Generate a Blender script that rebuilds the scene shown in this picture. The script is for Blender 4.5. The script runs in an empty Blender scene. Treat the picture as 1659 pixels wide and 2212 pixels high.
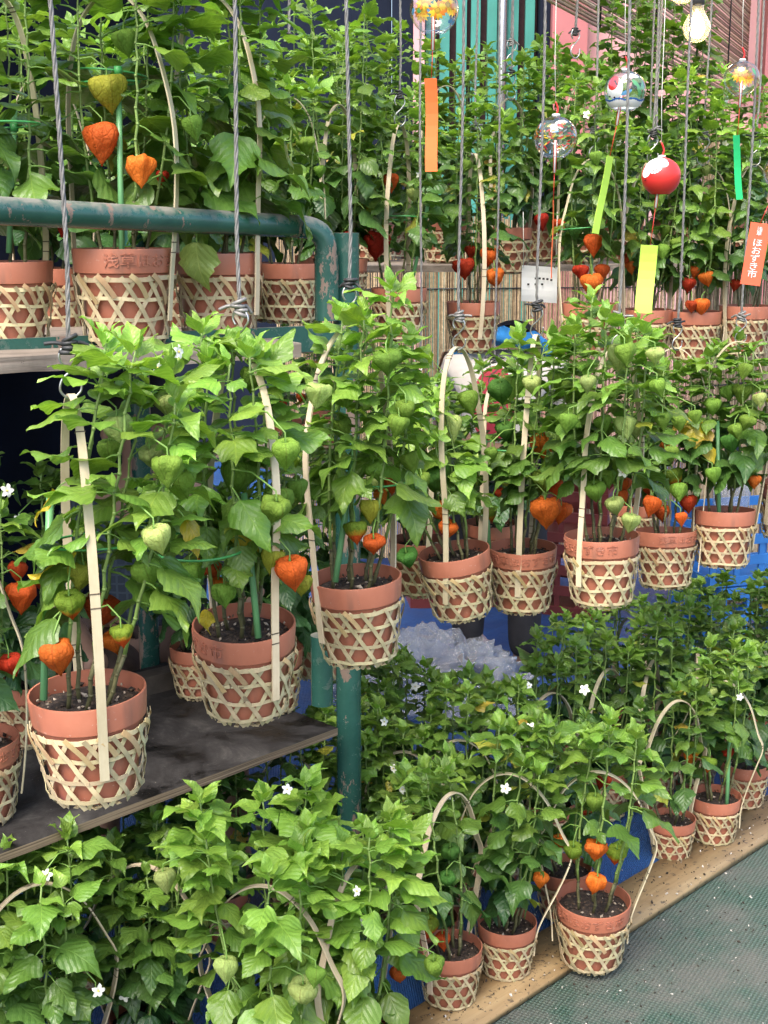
import bpy, math, random
from mathutils import Vector, Matrix, Euler, Quaternion, noise as mnoise

R = math.radians
rnd = random.Random(7)
scene = bpy.context.scene
COL = scene.collection

# ------------------------------------------------------------------ camera
CAM_Z, PITCH, F, UC, VC = 1.60, R(12.25), 2880.0, 829.5, 1106.0
CAMP = Vector((0, 0, CAM_Z))
FW = Vector((0, math.cos(PITCH), -math.sin(PITCH)))
UP = Vector((0, math.sin(PITCH), math.cos(PITCH)))
RT = Vector((1, 0, 0))
cam_d = bpy.data.cameras.new("camera")
cam = bpy.data.objects.new("camera", cam_d)
COL.objects.link(cam)
cam.location = CAMP
cam.rotation_euler = (R(90) - PITCH, 0, 0)
cam_d.sensor_fit = 'VERTICAL'
cam_d.sensor_height = 36.0
cam_d.lens = 36.0 * F / 2212.0
cam_d.clip_start, cam_d.clip_end = 0.05, 500
cam_d.dof.use_dof = False
scene.camera = cam

# ------------------------------------------------------------------ sky, sun, exposure
SUN_EL, SUN_AZ = R(58), R(205)          # azimuth clockwise from +Y: behind the camera, a little to the left
w = bpy.data.worlds.new("World"); scene.world = w; w.use_nodes = True
nt = w.node_tree
bg = nt.nodes["Background"]
sky = nt.nodes.new("ShaderNodeTexSky"); sky.sky_type = 'NISHITA'; sky.sun_disc = False
sky.sun_elevation = SUN_EL; sky.sun_rotation = SUN_AZ
sky.air_density = 1.0; sky.dust_density = 4.0; sky.ozone_density = 1.0
nt.links.new(sky.outputs[0], bg.inputs[0]); bg.inputs[1].default_value = 0.15
sd = bpy.data.lights.new("sun", 'SUN'); sd.energy = 1.2; sd.angle = R(35); sd.color = (1, .96, .9)
so = bpy.data.objects.new("sun", sd); COL.objects.link(so)
sdir = Vector((math.sin(SUN_AZ) * math.cos(SUN_EL), math.cos(SUN_AZ) * math.cos(SUN_EL), math.sin(SUN_EL)))
so.rotation_euler = (-sdir).to_track_quat('-Z', 'Y').to_euler()
so.location = sdir * 20
vs = scene.view_settings
vs.view_transform = 'Standard'; vs.look = 'None'; vs.gamma = 1; vs.use_curve_mapping = False
vs.exposure = 1.78
scene.render.engine = 'CYCLES'
scene.cycles.use_denoising = True
scene.cycles.max_bounces = 6
scene.cycles.diffuse_bounces = 2
scene.cycles.transparent_max_bounces = 12
scene.cycles.caustics_reflective = False; scene.cycles.caustics_refractive = False
scene.cycles.sample_clamp_indirect = 6

# ------------------------------------------------------------------ placing helpers
def P(u, v, d):                       # point at a given distance along the view axis
    return CAMP + d * (FW + (u - UC) / F * RT - (v - VC) / F * UP)
def D(v, z):                          # distance at which height z is met on row v
    return (CAM_Z - z) / (math.sin(PITCH) + (v - VC) / F * math.cos(PITCH))
def G(u, v, z=0.0):
    return P(u, v, D(v, z))
def proj(p):
    q = p - CAMP; d = q.dot(FW)
    return UC + F * q.x / d, VC - F * q.dot(UP) / d, d

# ------------------------------------------------------------------ mesh builder
class MB:
    def __init__(s): s.v = []; s.f = []; s.m = []; s.uv = None
    def add(s, vs, fs, mi=0):
        b = len(s.v); s.v += [tuple(p) for p in vs]
        for f in fs: s.f.append(tuple(i + b for i in f)); s.m.append(mi)
        return b
    def box(s, x0, x1, y0, y1, z0, z1, mi=0, M=None):
        vs = [Vector((x, y, z)) for z in (z0, z1) for y in (y0, y1) for x in (x0, x1)]
        if M: vs = [M @ p for p in vs]
        s.add(vs, [(0, 2, 3, 1), (4, 5, 7, 6), (0, 1, 5, 4), (1, 3, 7, 5), (3, 2, 6, 7), (2, 0, 4, 6)], mi)
    def tube(s, pts, rad, n=8, mi=0, cap=True, M=None):
        pts = [Vector(p) for p in pts]
        if not isinstance(rad, (list, tuple)): rad = [rad] * len(pts)
        vs = []; ref = None
        for i, p in enumerate(pts):
            t = (pts[min(i + 1, len(pts) - 1)] - pts[max(i - 1, 0)]).normalized()
            if ref is None:
                ref = t.orthogonal().normalized()
            ref = (ref - t * ref.dot(t)).normalized(); b = t.cross(ref)
            for k in range(n):
                a = 2 * math.pi * k / n
                vs.append(p + (ref * math.cos(a) + b * math.sin(a)) * rad[i])
        if M: vs = [M @ p for p in vs]
        fs = []
        for i in range(len(pts) - 1):
            for k in range(n):
                k2 = (k + 1) % n
                fs.append((i * n + k, i * n + k2, (i + 1) * n + k2, (i + 1) * n + k))
        if cap:
            fs.append(tuple(range(n - 1, -1, -1))); L = (len(pts) - 1) * n
            fs.append(tuple(L + k for k in range(n)))
        s.add(vs, fs, mi)
    def lathe(s, prof, n=32, mi=0, close=False):
        vs = []
        for r, z in prof:
            for k in range(n):
                a = 2 * math.pi * k / n; vs.append((r * math.cos(a), r * math.sin(a), z))
        fs = []
        for i in range(len(prof) - 1):
            for k in range(n):
                k2 = (k + 1) % n
                fs.append((i * n + k, i * n + k2, (i + 1) * n + k2, (i + 1) * n + k))
        if close:
            fs.append(tuple(range(n - 1, -1, -1)))
        s.add(vs, fs, mi)
    def ribbon(s, pts, sides, nrms, wd, th, mi=0, mis=None):
        vs = []
        if not isinstance(wd, (list, tuple)): wd = [wd] * len(pts)
        for p, a, n_, ww in zip(pts, sides, nrms, wd):
            p = Vector(p); a = Vector(a); n_ = Vector(n_)
            vs += [p - a * ww / 2 - n_ * th / 2, p + a * ww / 2 - n_ * th / 2, p + a * ww / 2 + n_ * th / 2, p - a * ww / 2 + n_ * th / 2]
        b = len(s.v); s.v += [tuple(p) for p in vs]
        for i in range(len(pts) - 1):
            o = b + 4 * i
            for k in range(4):
                k2 = (k + 1) % 4
                s.f.append((o + k, o + k2, o + 4 + k2, o + 4 + k)); s.m.append(mis[i] if mis else mi)
        s.f.append((b + 3, b + 2, b + 1, b)); s.m.append(mi)
        o = b + 4 * (len(pts) - 1)
        s.f.append((o, o + 1, o + 2, o + 3)); s.m.append(mi)
    def mesh(s, name, mats, smooth=True):
        me = bpy.data.meshes.new(name); me.from_pydata(s.v, [], s.f)
        for m in (mats if isinstance(mats, (list, tuple)) else [mats]): me.materials.append(m)
        if any(s.m): me.polygons.foreach_set("material_index", s.m)
        if smooth: me.polygons.foreach_set("use_smooth", [True] * len(me.polygons))
        me.update()
        return me
    def obj(s, name, mats, parent=None, smooth=True):
        return link(name, s.mesh(name, mats, smooth), parent)

def link(name, me, parent=None, M=None):
    o = bpy.data.objects.new(name, me); COL.objects.link(o)
    if parent is not None: o.parent = parent
    if M is not None: o.matrix_basis = M
    return o
def tag(o, label=None, cat=None, group=None, kind=None):
    if label: o["label"] = label
    if cat: o["category"] = cat
    if group: o["group"] = group
    if kind: o["kind"] = kind
    return o
def empty(name, loc=(0, 0, 0), rot=(0, 0, 0)):
    o = bpy.data.objects.new(name, None); COL.objects.link(o)
    o.location = loc; o.rotation_euler = rot; o.empty_display_size = .05
    return o
def autosmooth(me, deg=35):
    try:
        me.set_sharp_from_angle(angle=R(deg))
    except Exception: pass
    return me

# ------------------------------------------------------------------ materials
class NT:
    def __init__(s, name):
        s.mat = bpy.data.materials.new(name); s.mat.use_nodes = True
        s.t = s.mat.node_tree; s.b = s.t.nodes["Principled BSDF"]; s.out = s.t.nodes["Material Output"]
    def n(s, typ, **kw):
        x = s.t.nodes.new("ShaderNode" + typ)
        for k, v in kw.items(): setattr(x, k, v)
        return x
    def l(s, a, b): s.t.links.new(a, b)
    def math(s, op, a, b=None, c=None, clamp=False):
        x = s.n("Math", operation=op); x.use_clamp = clamp
        for i, q in enumerate((a, b, c)):
            if q is None: continue
            if isinstance(q, (int, float)): x.inputs[i].default_value = q
            else: s.l(q, x.inputs[i])
        return x.outputs[0]
    def mix(s, f, a, b, mode='MIX'):
        x = s.n("Mix", data_type='RGBA', blend_type=mode)
        for i, q in ((0, f), (6, a), (7, b)):
            if isinstance(q, (int, float)): x.inputs[i].default_value = q
            elif isinstance(q, tuple): x.inputs[i].default_value = (*q[:3], 1)
            else: s.l(q, x.inputs[i])
        return x.outputs[2]
    def noise(s, scale, detail=4, rough=.55, vec=None, dist=0):
        x = s.n("TexNoise"); x.inputs["Scale"].default_value = scale; x.inputs["Detail"].default_value = detail
        x.inputs["Roughness"].default_value = rough; x.inputs["Distortion"].default_value = dist
        if vec is not None: s.l(vec, x.inputs["Vector"])
        return x.outputs["Fac"]
    def ramp(s, f, stops, interp='LINEAR'):
        x = s.n("ValToRGB"); x.color_ramp.interpolation = interp
        e = x.color_ramp.elements
        while len(e) < len(stops): e.new(.5)
        for q, (p, c) in zip(e, stops):
            q.position = p; q.color = (*c, 1) if isinstance(c, tuple) else (c, c, c, 1)
        s.l(f, x.inputs[0]); return x.outputs[0]
    def co(s, kind="Object"): return s.n("TexCoord").outputs[kind]
    def mapping(s, vec, scale=(1, 1, 1), rot=(0, 0, 0), loc=(0, 0, 0)):
        x = s.n("Mapping"); x.inputs["Scale"].default_value = scale; x.inputs["Rotation"].default_value = rot
        x.inputs["Location"].default_value = loc
        s.l(vec, x.inputs[0]); return x.outputs[0]
    def sep(s, vec):
        x = s.n("SeparateXYZ"); s.l(vec, x.inputs[0]); return x.outputs
    def bump(s, h, strength=.3, dist=.01):
        x = s.n("Bump"); x.inputs["Strength"].default_value = strength; x.inputs["Distance"].default_value = dist
        s.l(h, x.inputs["Height"]); s.l(x.outputs[0], s.b.inputs["Normal"]); return x.outputs[0]
    def set(s, **kw):
        for k, v in kw.items():
            i = s.b.inputs[k.replace("_", " ")]
            if isinstance(v, (int, float)): i.default_value = v
            elif isinstance(v, tuple): i.default_value = (*v, 1) if len(v) == 3 else v
            else: s.l(v, i)
        return s

def simple(name, col, rough=.5, var=.25, scale=30, spec=.4, metal=0, bump=0, bscale=None):
    q = NT(name); oc = q.co()
    f = q.noise(scale, 4, .6, oc)
    dark = tuple(c * (1 - var) for c in col); lite = tuple(min(1, c * (1 + var)) for c in col)
    q.set(Base_Color=q.ramp(f, [(.3, dark), (.7, lite)]), Roughness=rough, Metallic=metal)
    q.b.inputs["Specular IOR Level"].default_value = spec
    if bump: q.bump(q.noise(bscale or scale * 3, 4, .6, oc), bump, .004)
    return q.mat

def mat_leaf():
    q = NT("leaf_green"); uv = q.n("UVMap").outputs[0]
    x, y, _ = q.sep(uv)
    ax = q.math('ABSOLUTE', q.math('SUBTRACT', x, .5))          # distance from the midrib
    oi = q.n("ObjectInfo")
    wob = q.noise(7, 2, .5, uv)
    t = q.math('ADD', q.math('SUBTRACT', q.math('MULTIPLY', y, 5.5), q.math('MULTIPLY', ax, 6.5)), q.math('MULTIPLY', wob, .5))
    saw = q.math('MULTIPLY', q.math('ABSOLUTE', q.math('SUBTRACT', q.math('FRACT', t), .5)), 2.0)
    lat = q.math('SMOOTH_MIN', 1.0, q.math('MULTIPLY', q.math('MAXIMUM', q.math('SUBTRACT', saw, .90), 0), 10), .1)
    mid = q.math('MAXIMUM', q.math('SUBTRACT', 1.0, q.math('MULTIPLY', ax, 55)), 0)
    vein = q.math('MAXIMUM', lat, mid, clamp=True)
    oc = q.co()
    loc = q.n("VectorMath", operation='ADD'); q.l(oc, loc.inputs[0]); q.l(oi.outputs["Location"], loc.inputs[1])
    blot = q.noise(4.0, 4, .6, loc.outputs[0])
    c1 = q.mix(q.math('MULTIPLY', q.math('SUBTRACT', blot, .3, clamp=True), 1.5, clamp=True), oi.outputs["Color"], q.mix(1.0, oi.outputs["Color"], (.72, .80, .62), 'MULTIPLY'))
    hv = q.n("HueSaturation"); q.l(c1, hv.inputs["Color"])
    q.l(q.math('ADD', q.math('MULTIPLY', oi.outputs["Random"], .026), .487), hv.inputs["Hue"])
    q.l(q.math('ADD', q.math('MULTIPLY', q.math('FRACT', q.math('MULTIPLY', oi.outputs["Random"], 7.3)), .5), .72), hv.inputs["Value"])
    spots = q.noise(38, 2, .5, loc.outputs[0])
    sp = q.math('MULTIPLY', q.math('GREATER_THAN', spots, .76), q.math('GREATER_THAN', q.math('FRACT', q.math('MULTIPLY', oi.outputs["Random"], 3.7)), .75))
    c2 = q.mix(q.math('MULTIPLY', vein, .35), hv.outputs[0], q.mix(1.0, hv.outputs[0], (2.1, 1.7, 1.8), 'MULTIPLY'))
    c3 = q.mix(sp, c2, (.06, .04, .012))
    q.set(Base_Color=c3, Roughness=q.math('ADD', q.math('MULTIPLY', blot, .30), .20))
    q.b.inputs["Specular IOR Level"].default_value = .5
    h = q.math('ADD', q.math('SUBTRACT', q.math('MULTIPLY', q.math('SUBTRACT', 1.0, saw), .6), q.math('MULTIPLY', vein, .8)), q.math('MULTIPLY', q.noise(16, 3, .6, oc), .8))
    nb = q.bump(h, .20, .012)
    tr = q.n("BsdfTranslucent"); q.l(q.mix(1.0, c3, (1.25, 1.35, .55), 'MULTIPLY'), tr.inputs[0]); q.l(nb, tr.inputs["Normal"])
    ms = q.n("MixShader"); ms.inputs[0].default_value = .33
    q.l(q.b.outputs[0], ms.inputs[1]); q.l(tr.outputs[0], ms.inputs[2]); q.l(ms.outputs[0], q.out.inputs[0])
    return q.mat

def mat_lantern(two):
    q = NT("lantern_turning" if two else "lantern_skin"); oc = q.co(); oi = q.n("ObjectInfo")
    x, y, z = q.sep(oc)
    col = oi.outputs["Color"]
    if two:
        f = q.math('ADD', q.math('MULTIPLY', z, -1.0), q.math('MULTIPLY', q.math('SUBTRACT', q.noise(2.5, 3, .6, oc), .5), .9))
        f = q.math('SUBTRACT', f, q.math('MULTIPLY', oi.outputs["Random"], .6))
        col = q.ramp(f, [(.25, (.20, .30, .03)), (.55, (.52, .34, .03)), (.85, (.68, .10, .015))])
    hv = q.n("HueSaturation"); q.l(col, hv.inputs["Color"])
    q.l(q.math('ADD', q.math('MULTIPLY', oi.outputs["Random"], .02), .49), hv.inputs["Hue"])
    q.l(q.math('ADD', q.math('MULTIPLY', q.math('FRACT', q.math('MULTIPLY', oi.outputs["Random"], 5.1)), .4), .78), hv.inputs["Value"])
    vo = q.n("TexVoronoi", feature='DISTANCE_TO_EDGE'); vo.inputs["Scale"].default_value = 3.2
    q.l(q.mapping(oc, (1, 1, .55)), vo.inputs["Vector"])
    net = q.math('SUBTRACT', 1.0, q.math('MULTIPLY', vo.outputs["Distance"], 9), clamp=True)
    an = q.math('ARCTAN2', y, x)
    rib = q.math('MAXIMUM', q.math('SUBTRACT', q.math('MULTIPLY', q.math('COSINE', q.math('MULTIPLY', an, 5)), 1.0), .93), 0)
    rib = q.math('MULTIPLY', rib, 13, clamp=True)
    c = q.mix(q.math('MULTIPLY', net, .45), hv.outputs[0], q.mix(1.0, hv.outputs[0], (.66, .60, .5), 'MULTIPLY'))
    c = q.mix(q.math('MULTIPLY', rib, .65), c, q.mix(1.0, c, (.6, .55, .5), 'MULTIPLY'))
    c = q.mix(q.math('GREATER_THAN', q.noise(9, 2, .6, oc), .74), c, (.07, .035, .015))
    q.set(Base_Color=c, Roughness=.66)
    q.b.inputs["Specular IOR Level"].default_value = .22
    h = q.math('SUBTRACT', q.math('MULTIPLY', q.noise(4, 4, .6, oc), 1.2), q.math('MULTIPLY', net, .5))
    nb = q.bump(h, .30, .02)
    tr = q.n("BsdfTranslucent"); q.l(c, tr.inputs[0]); q.l(nb, tr.inputs["Normal"])
    ms = q.n("MixShader"); ms.inputs[0].default_value = .4
    q.l(q.b.outputs[0], ms.inputs[1]); q.l(tr.outputs[0], ms.inputs[2]); q.l(ms.outputs[0], q.out.inputs[0])
    return q.mat

def mat_pot():
    q = NT("terracotta_plastic"); oc = q.co(); oi = q.n("ObjectInfo")
    f = q.noise(14, 4, .6, oc)
    sp = q.math('GREATER_THAN', q.noise(110, 3, .6, oc), .69)
    c = q.ramp(f, [(.3, (.35, .118, .068)), (.7, (.43, .158, .094))])
    c = q.mix(q.math('MULTIPLY', sp, .35), c, (.5, .36, .3))
    st = q.noise(9, 3, .6, q.mapping(oc, (4, 4, .7)))
    c = q.mix(q.math('MULTIPLY', q.math('SUBTRACT', st, .54, clamp=True), 2.6, clamp=True), c, (.16, .085, .06))
    q.set(Base_Color=c, Roughness=q.math('ADD', q.math('MULTIPLY', f, .25), .26))
    q.b.inputs["Specular IOR Level"].default_value = .45
    q.bump(q.noise(160, 2, .5, oc), .06, .002)
    return q.mat

def mat_bamboo(name, a, b, scale=1.0):
    q = NT(name); oc = q.co(); oi = q.n("ObjectInfo")
    loc = q.n("VectorMath", operation='ADD'); q.l(oc, loc.inputs[0]); q.l(oi.outputs["Random"], loc.inputs[1])
    f = q.noise(22 * scale, 4, .65, loc.outputs[0])
    g = q.noise(60 * scale, 3, .6, q.mapping(loc.outputs[0], (6, 6, .6)))
    c = q.ramp(f, [(.3, a), (.7, b)])
    hv = q.n("HueSaturation"); q.l(c, hv.inputs["Color"])
    q.l(q.math('ADD', q.math('MULTIPLY', oi.outputs["Random"], .45), .76), hv.inputs["Value"])
    q.l(q.math('ADD', q.math('MULTIPLY', q.math('FRACT', q.math('MULTIPLY', oi.outputs["Random"], 9.1)), .035), .48), hv.inputs["Hue"])
    c2 = q.mix(q.math('MULTIPLY', g, .5), hv.outputs[0], q.mix(1.0, hv.outputs[0], (.72, .68, .58), 'MULTIPLY'))
    dk = q.math('GREATER_THAN', q.noise(17 * scale, 3, .7, loc.outputs[0]), .69)
    c3 = q.mix(q.math('MULTIPLY', dk, .7), c2, (.11, .08, .05))
    q.set(Base_Color=c3, Roughness=.48)
    q.b.inputs["Specular IOR Level"].default_value = .35
    q.bump(g, .25, .002)
    return q.mat

def mat_soil():
    q = NT("potting_soil"); oc = q.co(); oi = q.n("ObjectInfo")
    f = q.noise(120, 4, .7, oc)
    c = q.ramp(f, [(.3, (.008, .006, .005)), (.52, (.035, .022, .015)), (.68, (.10, .065, .04)), (.8, (.25, .18, .12))])
    q.set(Base_Color=c, Roughness=.85); q.bump(f, .9, .006)
    return q.mat

def mat_metal_green():
    q = NT("worn_green_paint"); oc = q.co()
    f = q.noise(9, 5, .65, oc); g = q.noise(26, 6, .75, oc, .3)
    c = q.ramp(f, [(.3, (.013, .058, .045)), (.7, (.030, .105, .082))])
    geo = q.n("NewGeometry"); nx, ny, nz = q.sep(geo.outputs["Normal"])
    dust = q.math('MULTIPLY', q.math('SUBTRACT', q.math('ADD', g, q.math('MULTIPLY', nz, .30)), .58, clamp=True), 4, clamp=True)
    c = q.mix(q.math('MULTIPLY', dust, .75), c, (.23, .20, .16))
    rust = q.math('GREATER_THAN', q.noise(19, 6, .7, q.mapping(oc, (1, 1, .35))), .60)
    c = q.mix(rust, c, (.20, .14, .105))
    q.set(Base_Color=c, Roughness=q.math('ADD', q.math('MULTIPLY', q.math('MAXIMUM', rust, dust), .45), .25))
    q.bump(q.math('SUBTRACT', g, q.math('MULTIPLY', rust, .5)), .25, .003)
    return q.mat

def mat_shelf():
    q = NT("wet_dark_plywood"); oc = q.co()
    f = q.noise(7, 7, .68, oc, .5); g = q.noise(40, 5, .7, q.mapping(oc, (1, 8, 1), (0, 0, .75)))
    c = q.ramp(f, [(.40, (.006, .0055, .005)), (.47, (.018, .016, .015)), (.58, (.036, .033, .031)), (.68, (.075, .069, .062))])
    c = q.mix(q.math('MULTIPLY', q.math('GREATER_THAN', g, .64), .35), c, (.11, .095, .08))
    grit = q.math('GREATER_THAN', q.noise(240, 2, .5, oc), .755)
    c = q.mix(grit, c, (.3, .27, .24))
    geo = q.n("NewGeometry"); nx, ny, nz = q.sep(geo.outputs["Normal"])
    edge = q.math('LESS_THAN', q.math('ABSOLUTE', nz), .5)
    x, y, z = q.sep(oc)
    ply = q.noise(1, 4, .6, q.mapping(oc, (2, 2, 330)))
    ec = q.ramp(ply, [(.35, (.06, .042, .028)), (.5, (.20, .145, .095)), (.65, (.30, .225, .15))])
    c = q.mix(edge, c, ec)
    q.set(Base_Color=c, Roughness=q.ramp(f, [(.36, .25), (.5, .75)]))
    q.b.inputs['Specular IOR Level'].default_value = .22
    q.bump(g, .18, .004)
    return q.mat

def mat_wood(name, a, b, sx=3, sy=40, rough=.6, dirt=.0, bump=.3, rotz=0):
    q = NT(name); oc = q.co()
    g = q.noise(1, 5, .6, q.mapping(oc, (sx, sy, sy), (0, 0, rotz)), .6)
    c = q.ramp(g, [(.3, a), (.7, b)])
    bl = q.noise(6, 5, .65, oc)
    c = q.mix(q.math('MULTIPLY', q.math('SUBTRACT', bl, .5, clamp=True), 3.2, clamp=True), c, tuple(k * .45 for k in a))
    if dirt:
        d = q.math('GREATER_THAN', q.noise(75, 4, .7, oc), .68 - dirt * .05)
        c = q.mix(q.math('MULTIPLY', d, .8), c, (.035, .025, .018))
    q.set(Base_Color=c, Roughness=rough); q.bump(g, bump, .004)
    return q.mat

def mat_mat():
    q = NT("green_mesh_mat"); oc = q.co()
    v = q.mapping(oc, (1, 1, 1), (0, 0, R(-14)))
    x, y, z = q.sep(v)
    k = 2 * math.pi / .0125
    dots = q.math('MULTIPLY', q.math('SINE', q.math('MULTIPLY', x, k)), q.math('SINE', q.math('MULTIPLY', y, k)))
    big = q.noise(1.6, 6, .62, oc, .4); mid = q.noise(7, 6, .7, oc); fine = q.noise(150, 5, .75, oc)
    c = q.mix(q.math('MULTIPLY', q.math('GREATER_THAN', dots, .45), .55), (.026, .064, .044), (.12, .18, .14))
    c = q.mix(q.math('MULTIPLY', q.math('LESS_THAN', dots, -.5), .55), c, (.010, .026, .017))
    soil = q.math('MULTIPLY', q.math('SUBTRACT', q.math('ADD', big, q.math('MULTIPLY', q.math('SUBTRACT', mid, .5), .8)), .35, clamp=True), 4.0, clamp=True)
    c = q.mix(q.math('MULTIPLY', soil, .80), c, q.mix(fine, (.062, .060, .050), (.14, .138, .12)))
    c = q.mix(q.math('GREATER_THAN', fine, .635), c, (.016, .014, .011))
    c = q.mix(q.math('GREATER_THAN', q.noise(120, 2, .5, q.mapping(oc, (1, 1, 1), (0, 0, 0), (3, 1, 0))), .755), c, (.42, .41, .38))
    q.set(Base_Color=c, Roughness=q.math('ADD', q.math('MULTIPLY', soil, .3), .5)); q.bump(q.math('ADD', dots, q.math('MULTIPLY', fine, 2)), .6, .0035)
    return q.mat

def mat_tarp():
    q = NT("blue_tarpaulin"); oc = q.co()
    x, y, z = q.sep(q.mapping(oc, (1, 1, 1), (0, 0, R(40))))
    wv = q.math('MULTIPLY', q.math('SINE', q.math('MULTIPLY', x, 900)), q.math('SINE', q.math('MULTIPLY', y, 900)))
    f = q.noise(5, 6, .65, oc)
    c = q.ramp(f, [(.3, (.010, .062, .22)), (.7, (.018, .105, .34))])
    dirt = q.math('GREATER_THAN', q.noise(55, 5, .75, oc), .66)
    c = q.mix(q.math('MULTIPLY', dirt, .7), c, (.03, .028, .025))
    q.set(Base_Color=c, Roughness=q.ramp(f, [(.3, .28), (.7, .55)]))
    q.bump(q.math('ADD', q.math('MULTIPLY', wv, .12), q.math('MULTIPLY', q.noise(9, 6, .65, oc, 1.2), 1.6)), .9, .03)
    return q.mat

def mat_thin(name, tint=(1, 1, 1), gloss=.06, rough=.05, milky=0.0, milk=(.8, .82, .85), bumpy=0):
    q = NT(name)
    tr = q.n("BsdfTransparent"); tr.inputs[0].default_value = (*tint, 1)
    gl = q.n("BsdfGlossy"); gl.inputs["Roughness"].default_value = rough
    lw = q.n("LayerWeight"); lw.inputs[0].default_value = .5
    f = q.math('ADD', q.math('MULTIPLY', q.math('POWER', lw.outputs["Facing"], 2.4), .85), gloss, clamp=True)
    ms = q.n("MixShader"); q.l(f, ms.inputs[0]); q.l(tr.outputs[0], ms.inputs[1]); q.l(gl.outputs[0], ms.inputs[2])
    last = ms.outputs[0]
    if milky:
        df = q.n("BsdfDiffuse"); df.inputs[0].default_value = (*milk, 1)
        tl = q.n("BsdfTranslucent"); tl.inputs[0].default_value = (*milk, 1)
        m0 = q.n("MixShader"); m0.inputs[0].default_value = .4; q.l(df.outputs[0], m0.inputs[1]); q.l(tl.outputs[0], m0.inputs[2])
        m2 = q.n("MixShader"); m2.inputs[0].default_value = milky
        q.l(last, m2.inputs[1]); q.l(m0.outputs[0], m2.inputs[2]); last = m2.outputs[0]
    if bumpy:
        bp = q.n("Bump"); bp.inputs["Strength"].default_value = .8; bp.inputs["Distance"].default_value = .02
        q.l(q.noise(bumpy, 5, .65, q.co(), .8), bp.inputs["Height"]); q.l(bp.outputs[0], gl.inputs["Normal"])
    q.l(last, q.out.inputs[0])
    return q.mat

def mat_emit(name, col, s):
    q = NT(name); q.set(Base_Color=col); q.b.inputs["Emission Color"].default_value = (*col, 1); q.b.inputs["Emission Strength"].default_value = s
    return q.mat

M = dict(
    leaf=mat_leaf(), lan=mat_lantern(False), lan2=mat_lantern(True), pot=mat_pot(), soil=mat_soil(),
    weave=mat_bamboo("bamboo_splint", (.45, .375, .21), (.58, .50, .31)),
    weave_fold=mat_bamboo("bamboo_splint_tan", (.42, .29, .13), (.56, .42, .23)),
    handle=mat_bamboo("bamboo_handle", (.56, .47, .30), (.72, .63, .44), .6),
    node=simple("bamboo_node", (.10, .075, .05), .6),
    stem=simple("stem_green", (.16, .24, .06), .5, .45, 25), petiole=simple("petiole_green", (.15, .27, .05), .5, .2, 20),
    stem_low=simple("stem_brown", (.10, .095, .04), .6, .5, 40),
    flower=simple("petal_white", (.80, .79, .68), .5, .06, 20), pollen=simple("pollen_yellow", (.62, .50, .10), .6),
    stake=simple("stake_green_plastic", (.12, .30, .12), .35, .15, 18, .5), ring=simple("ring_green_plastic", (.06, .30, .08), .35, .12, 18, .5),
    green=mat_metal_green(), shelf=mat_shelf(),
    plank_old=mat_wood("weathered_board", (.13, .10, .075), (.30, .25, .20), 4, 60, .75, .6, .6),
    kerb=mat_wood("yellow_pine_plank", (.22, .135, .055), (.36, .25, .12), 2.2, 30, .6, 1.6, .3),
    mat=mat_mat(), tarp=mat_tarp(),
    wire=simple("wire_rope_grey", (.20, .19, .175), .45, .35, 60, .5, .2), steel=simple("galvanised_wire", (.42, .42, .40), .32, .2, 40, .5, .9),
    blackwire=simple("black_wire", (.03, .03, .03), .5, .3, 40),
    glass=mat_thin("clear_glass", (.92, .94, .93), .07, .03), bag=mat_thin("clear_plastic_sheet", (.86, .89, .92), .12, .12, .20, (.90, .92, .95), 50),
)

# ------------------------------------------------------------------ prototypes
def smooth01(a, b, x):
    t = max(0, min(1, (x - a) / (b - a))); return t * t * (3 - 2 * t)

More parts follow.
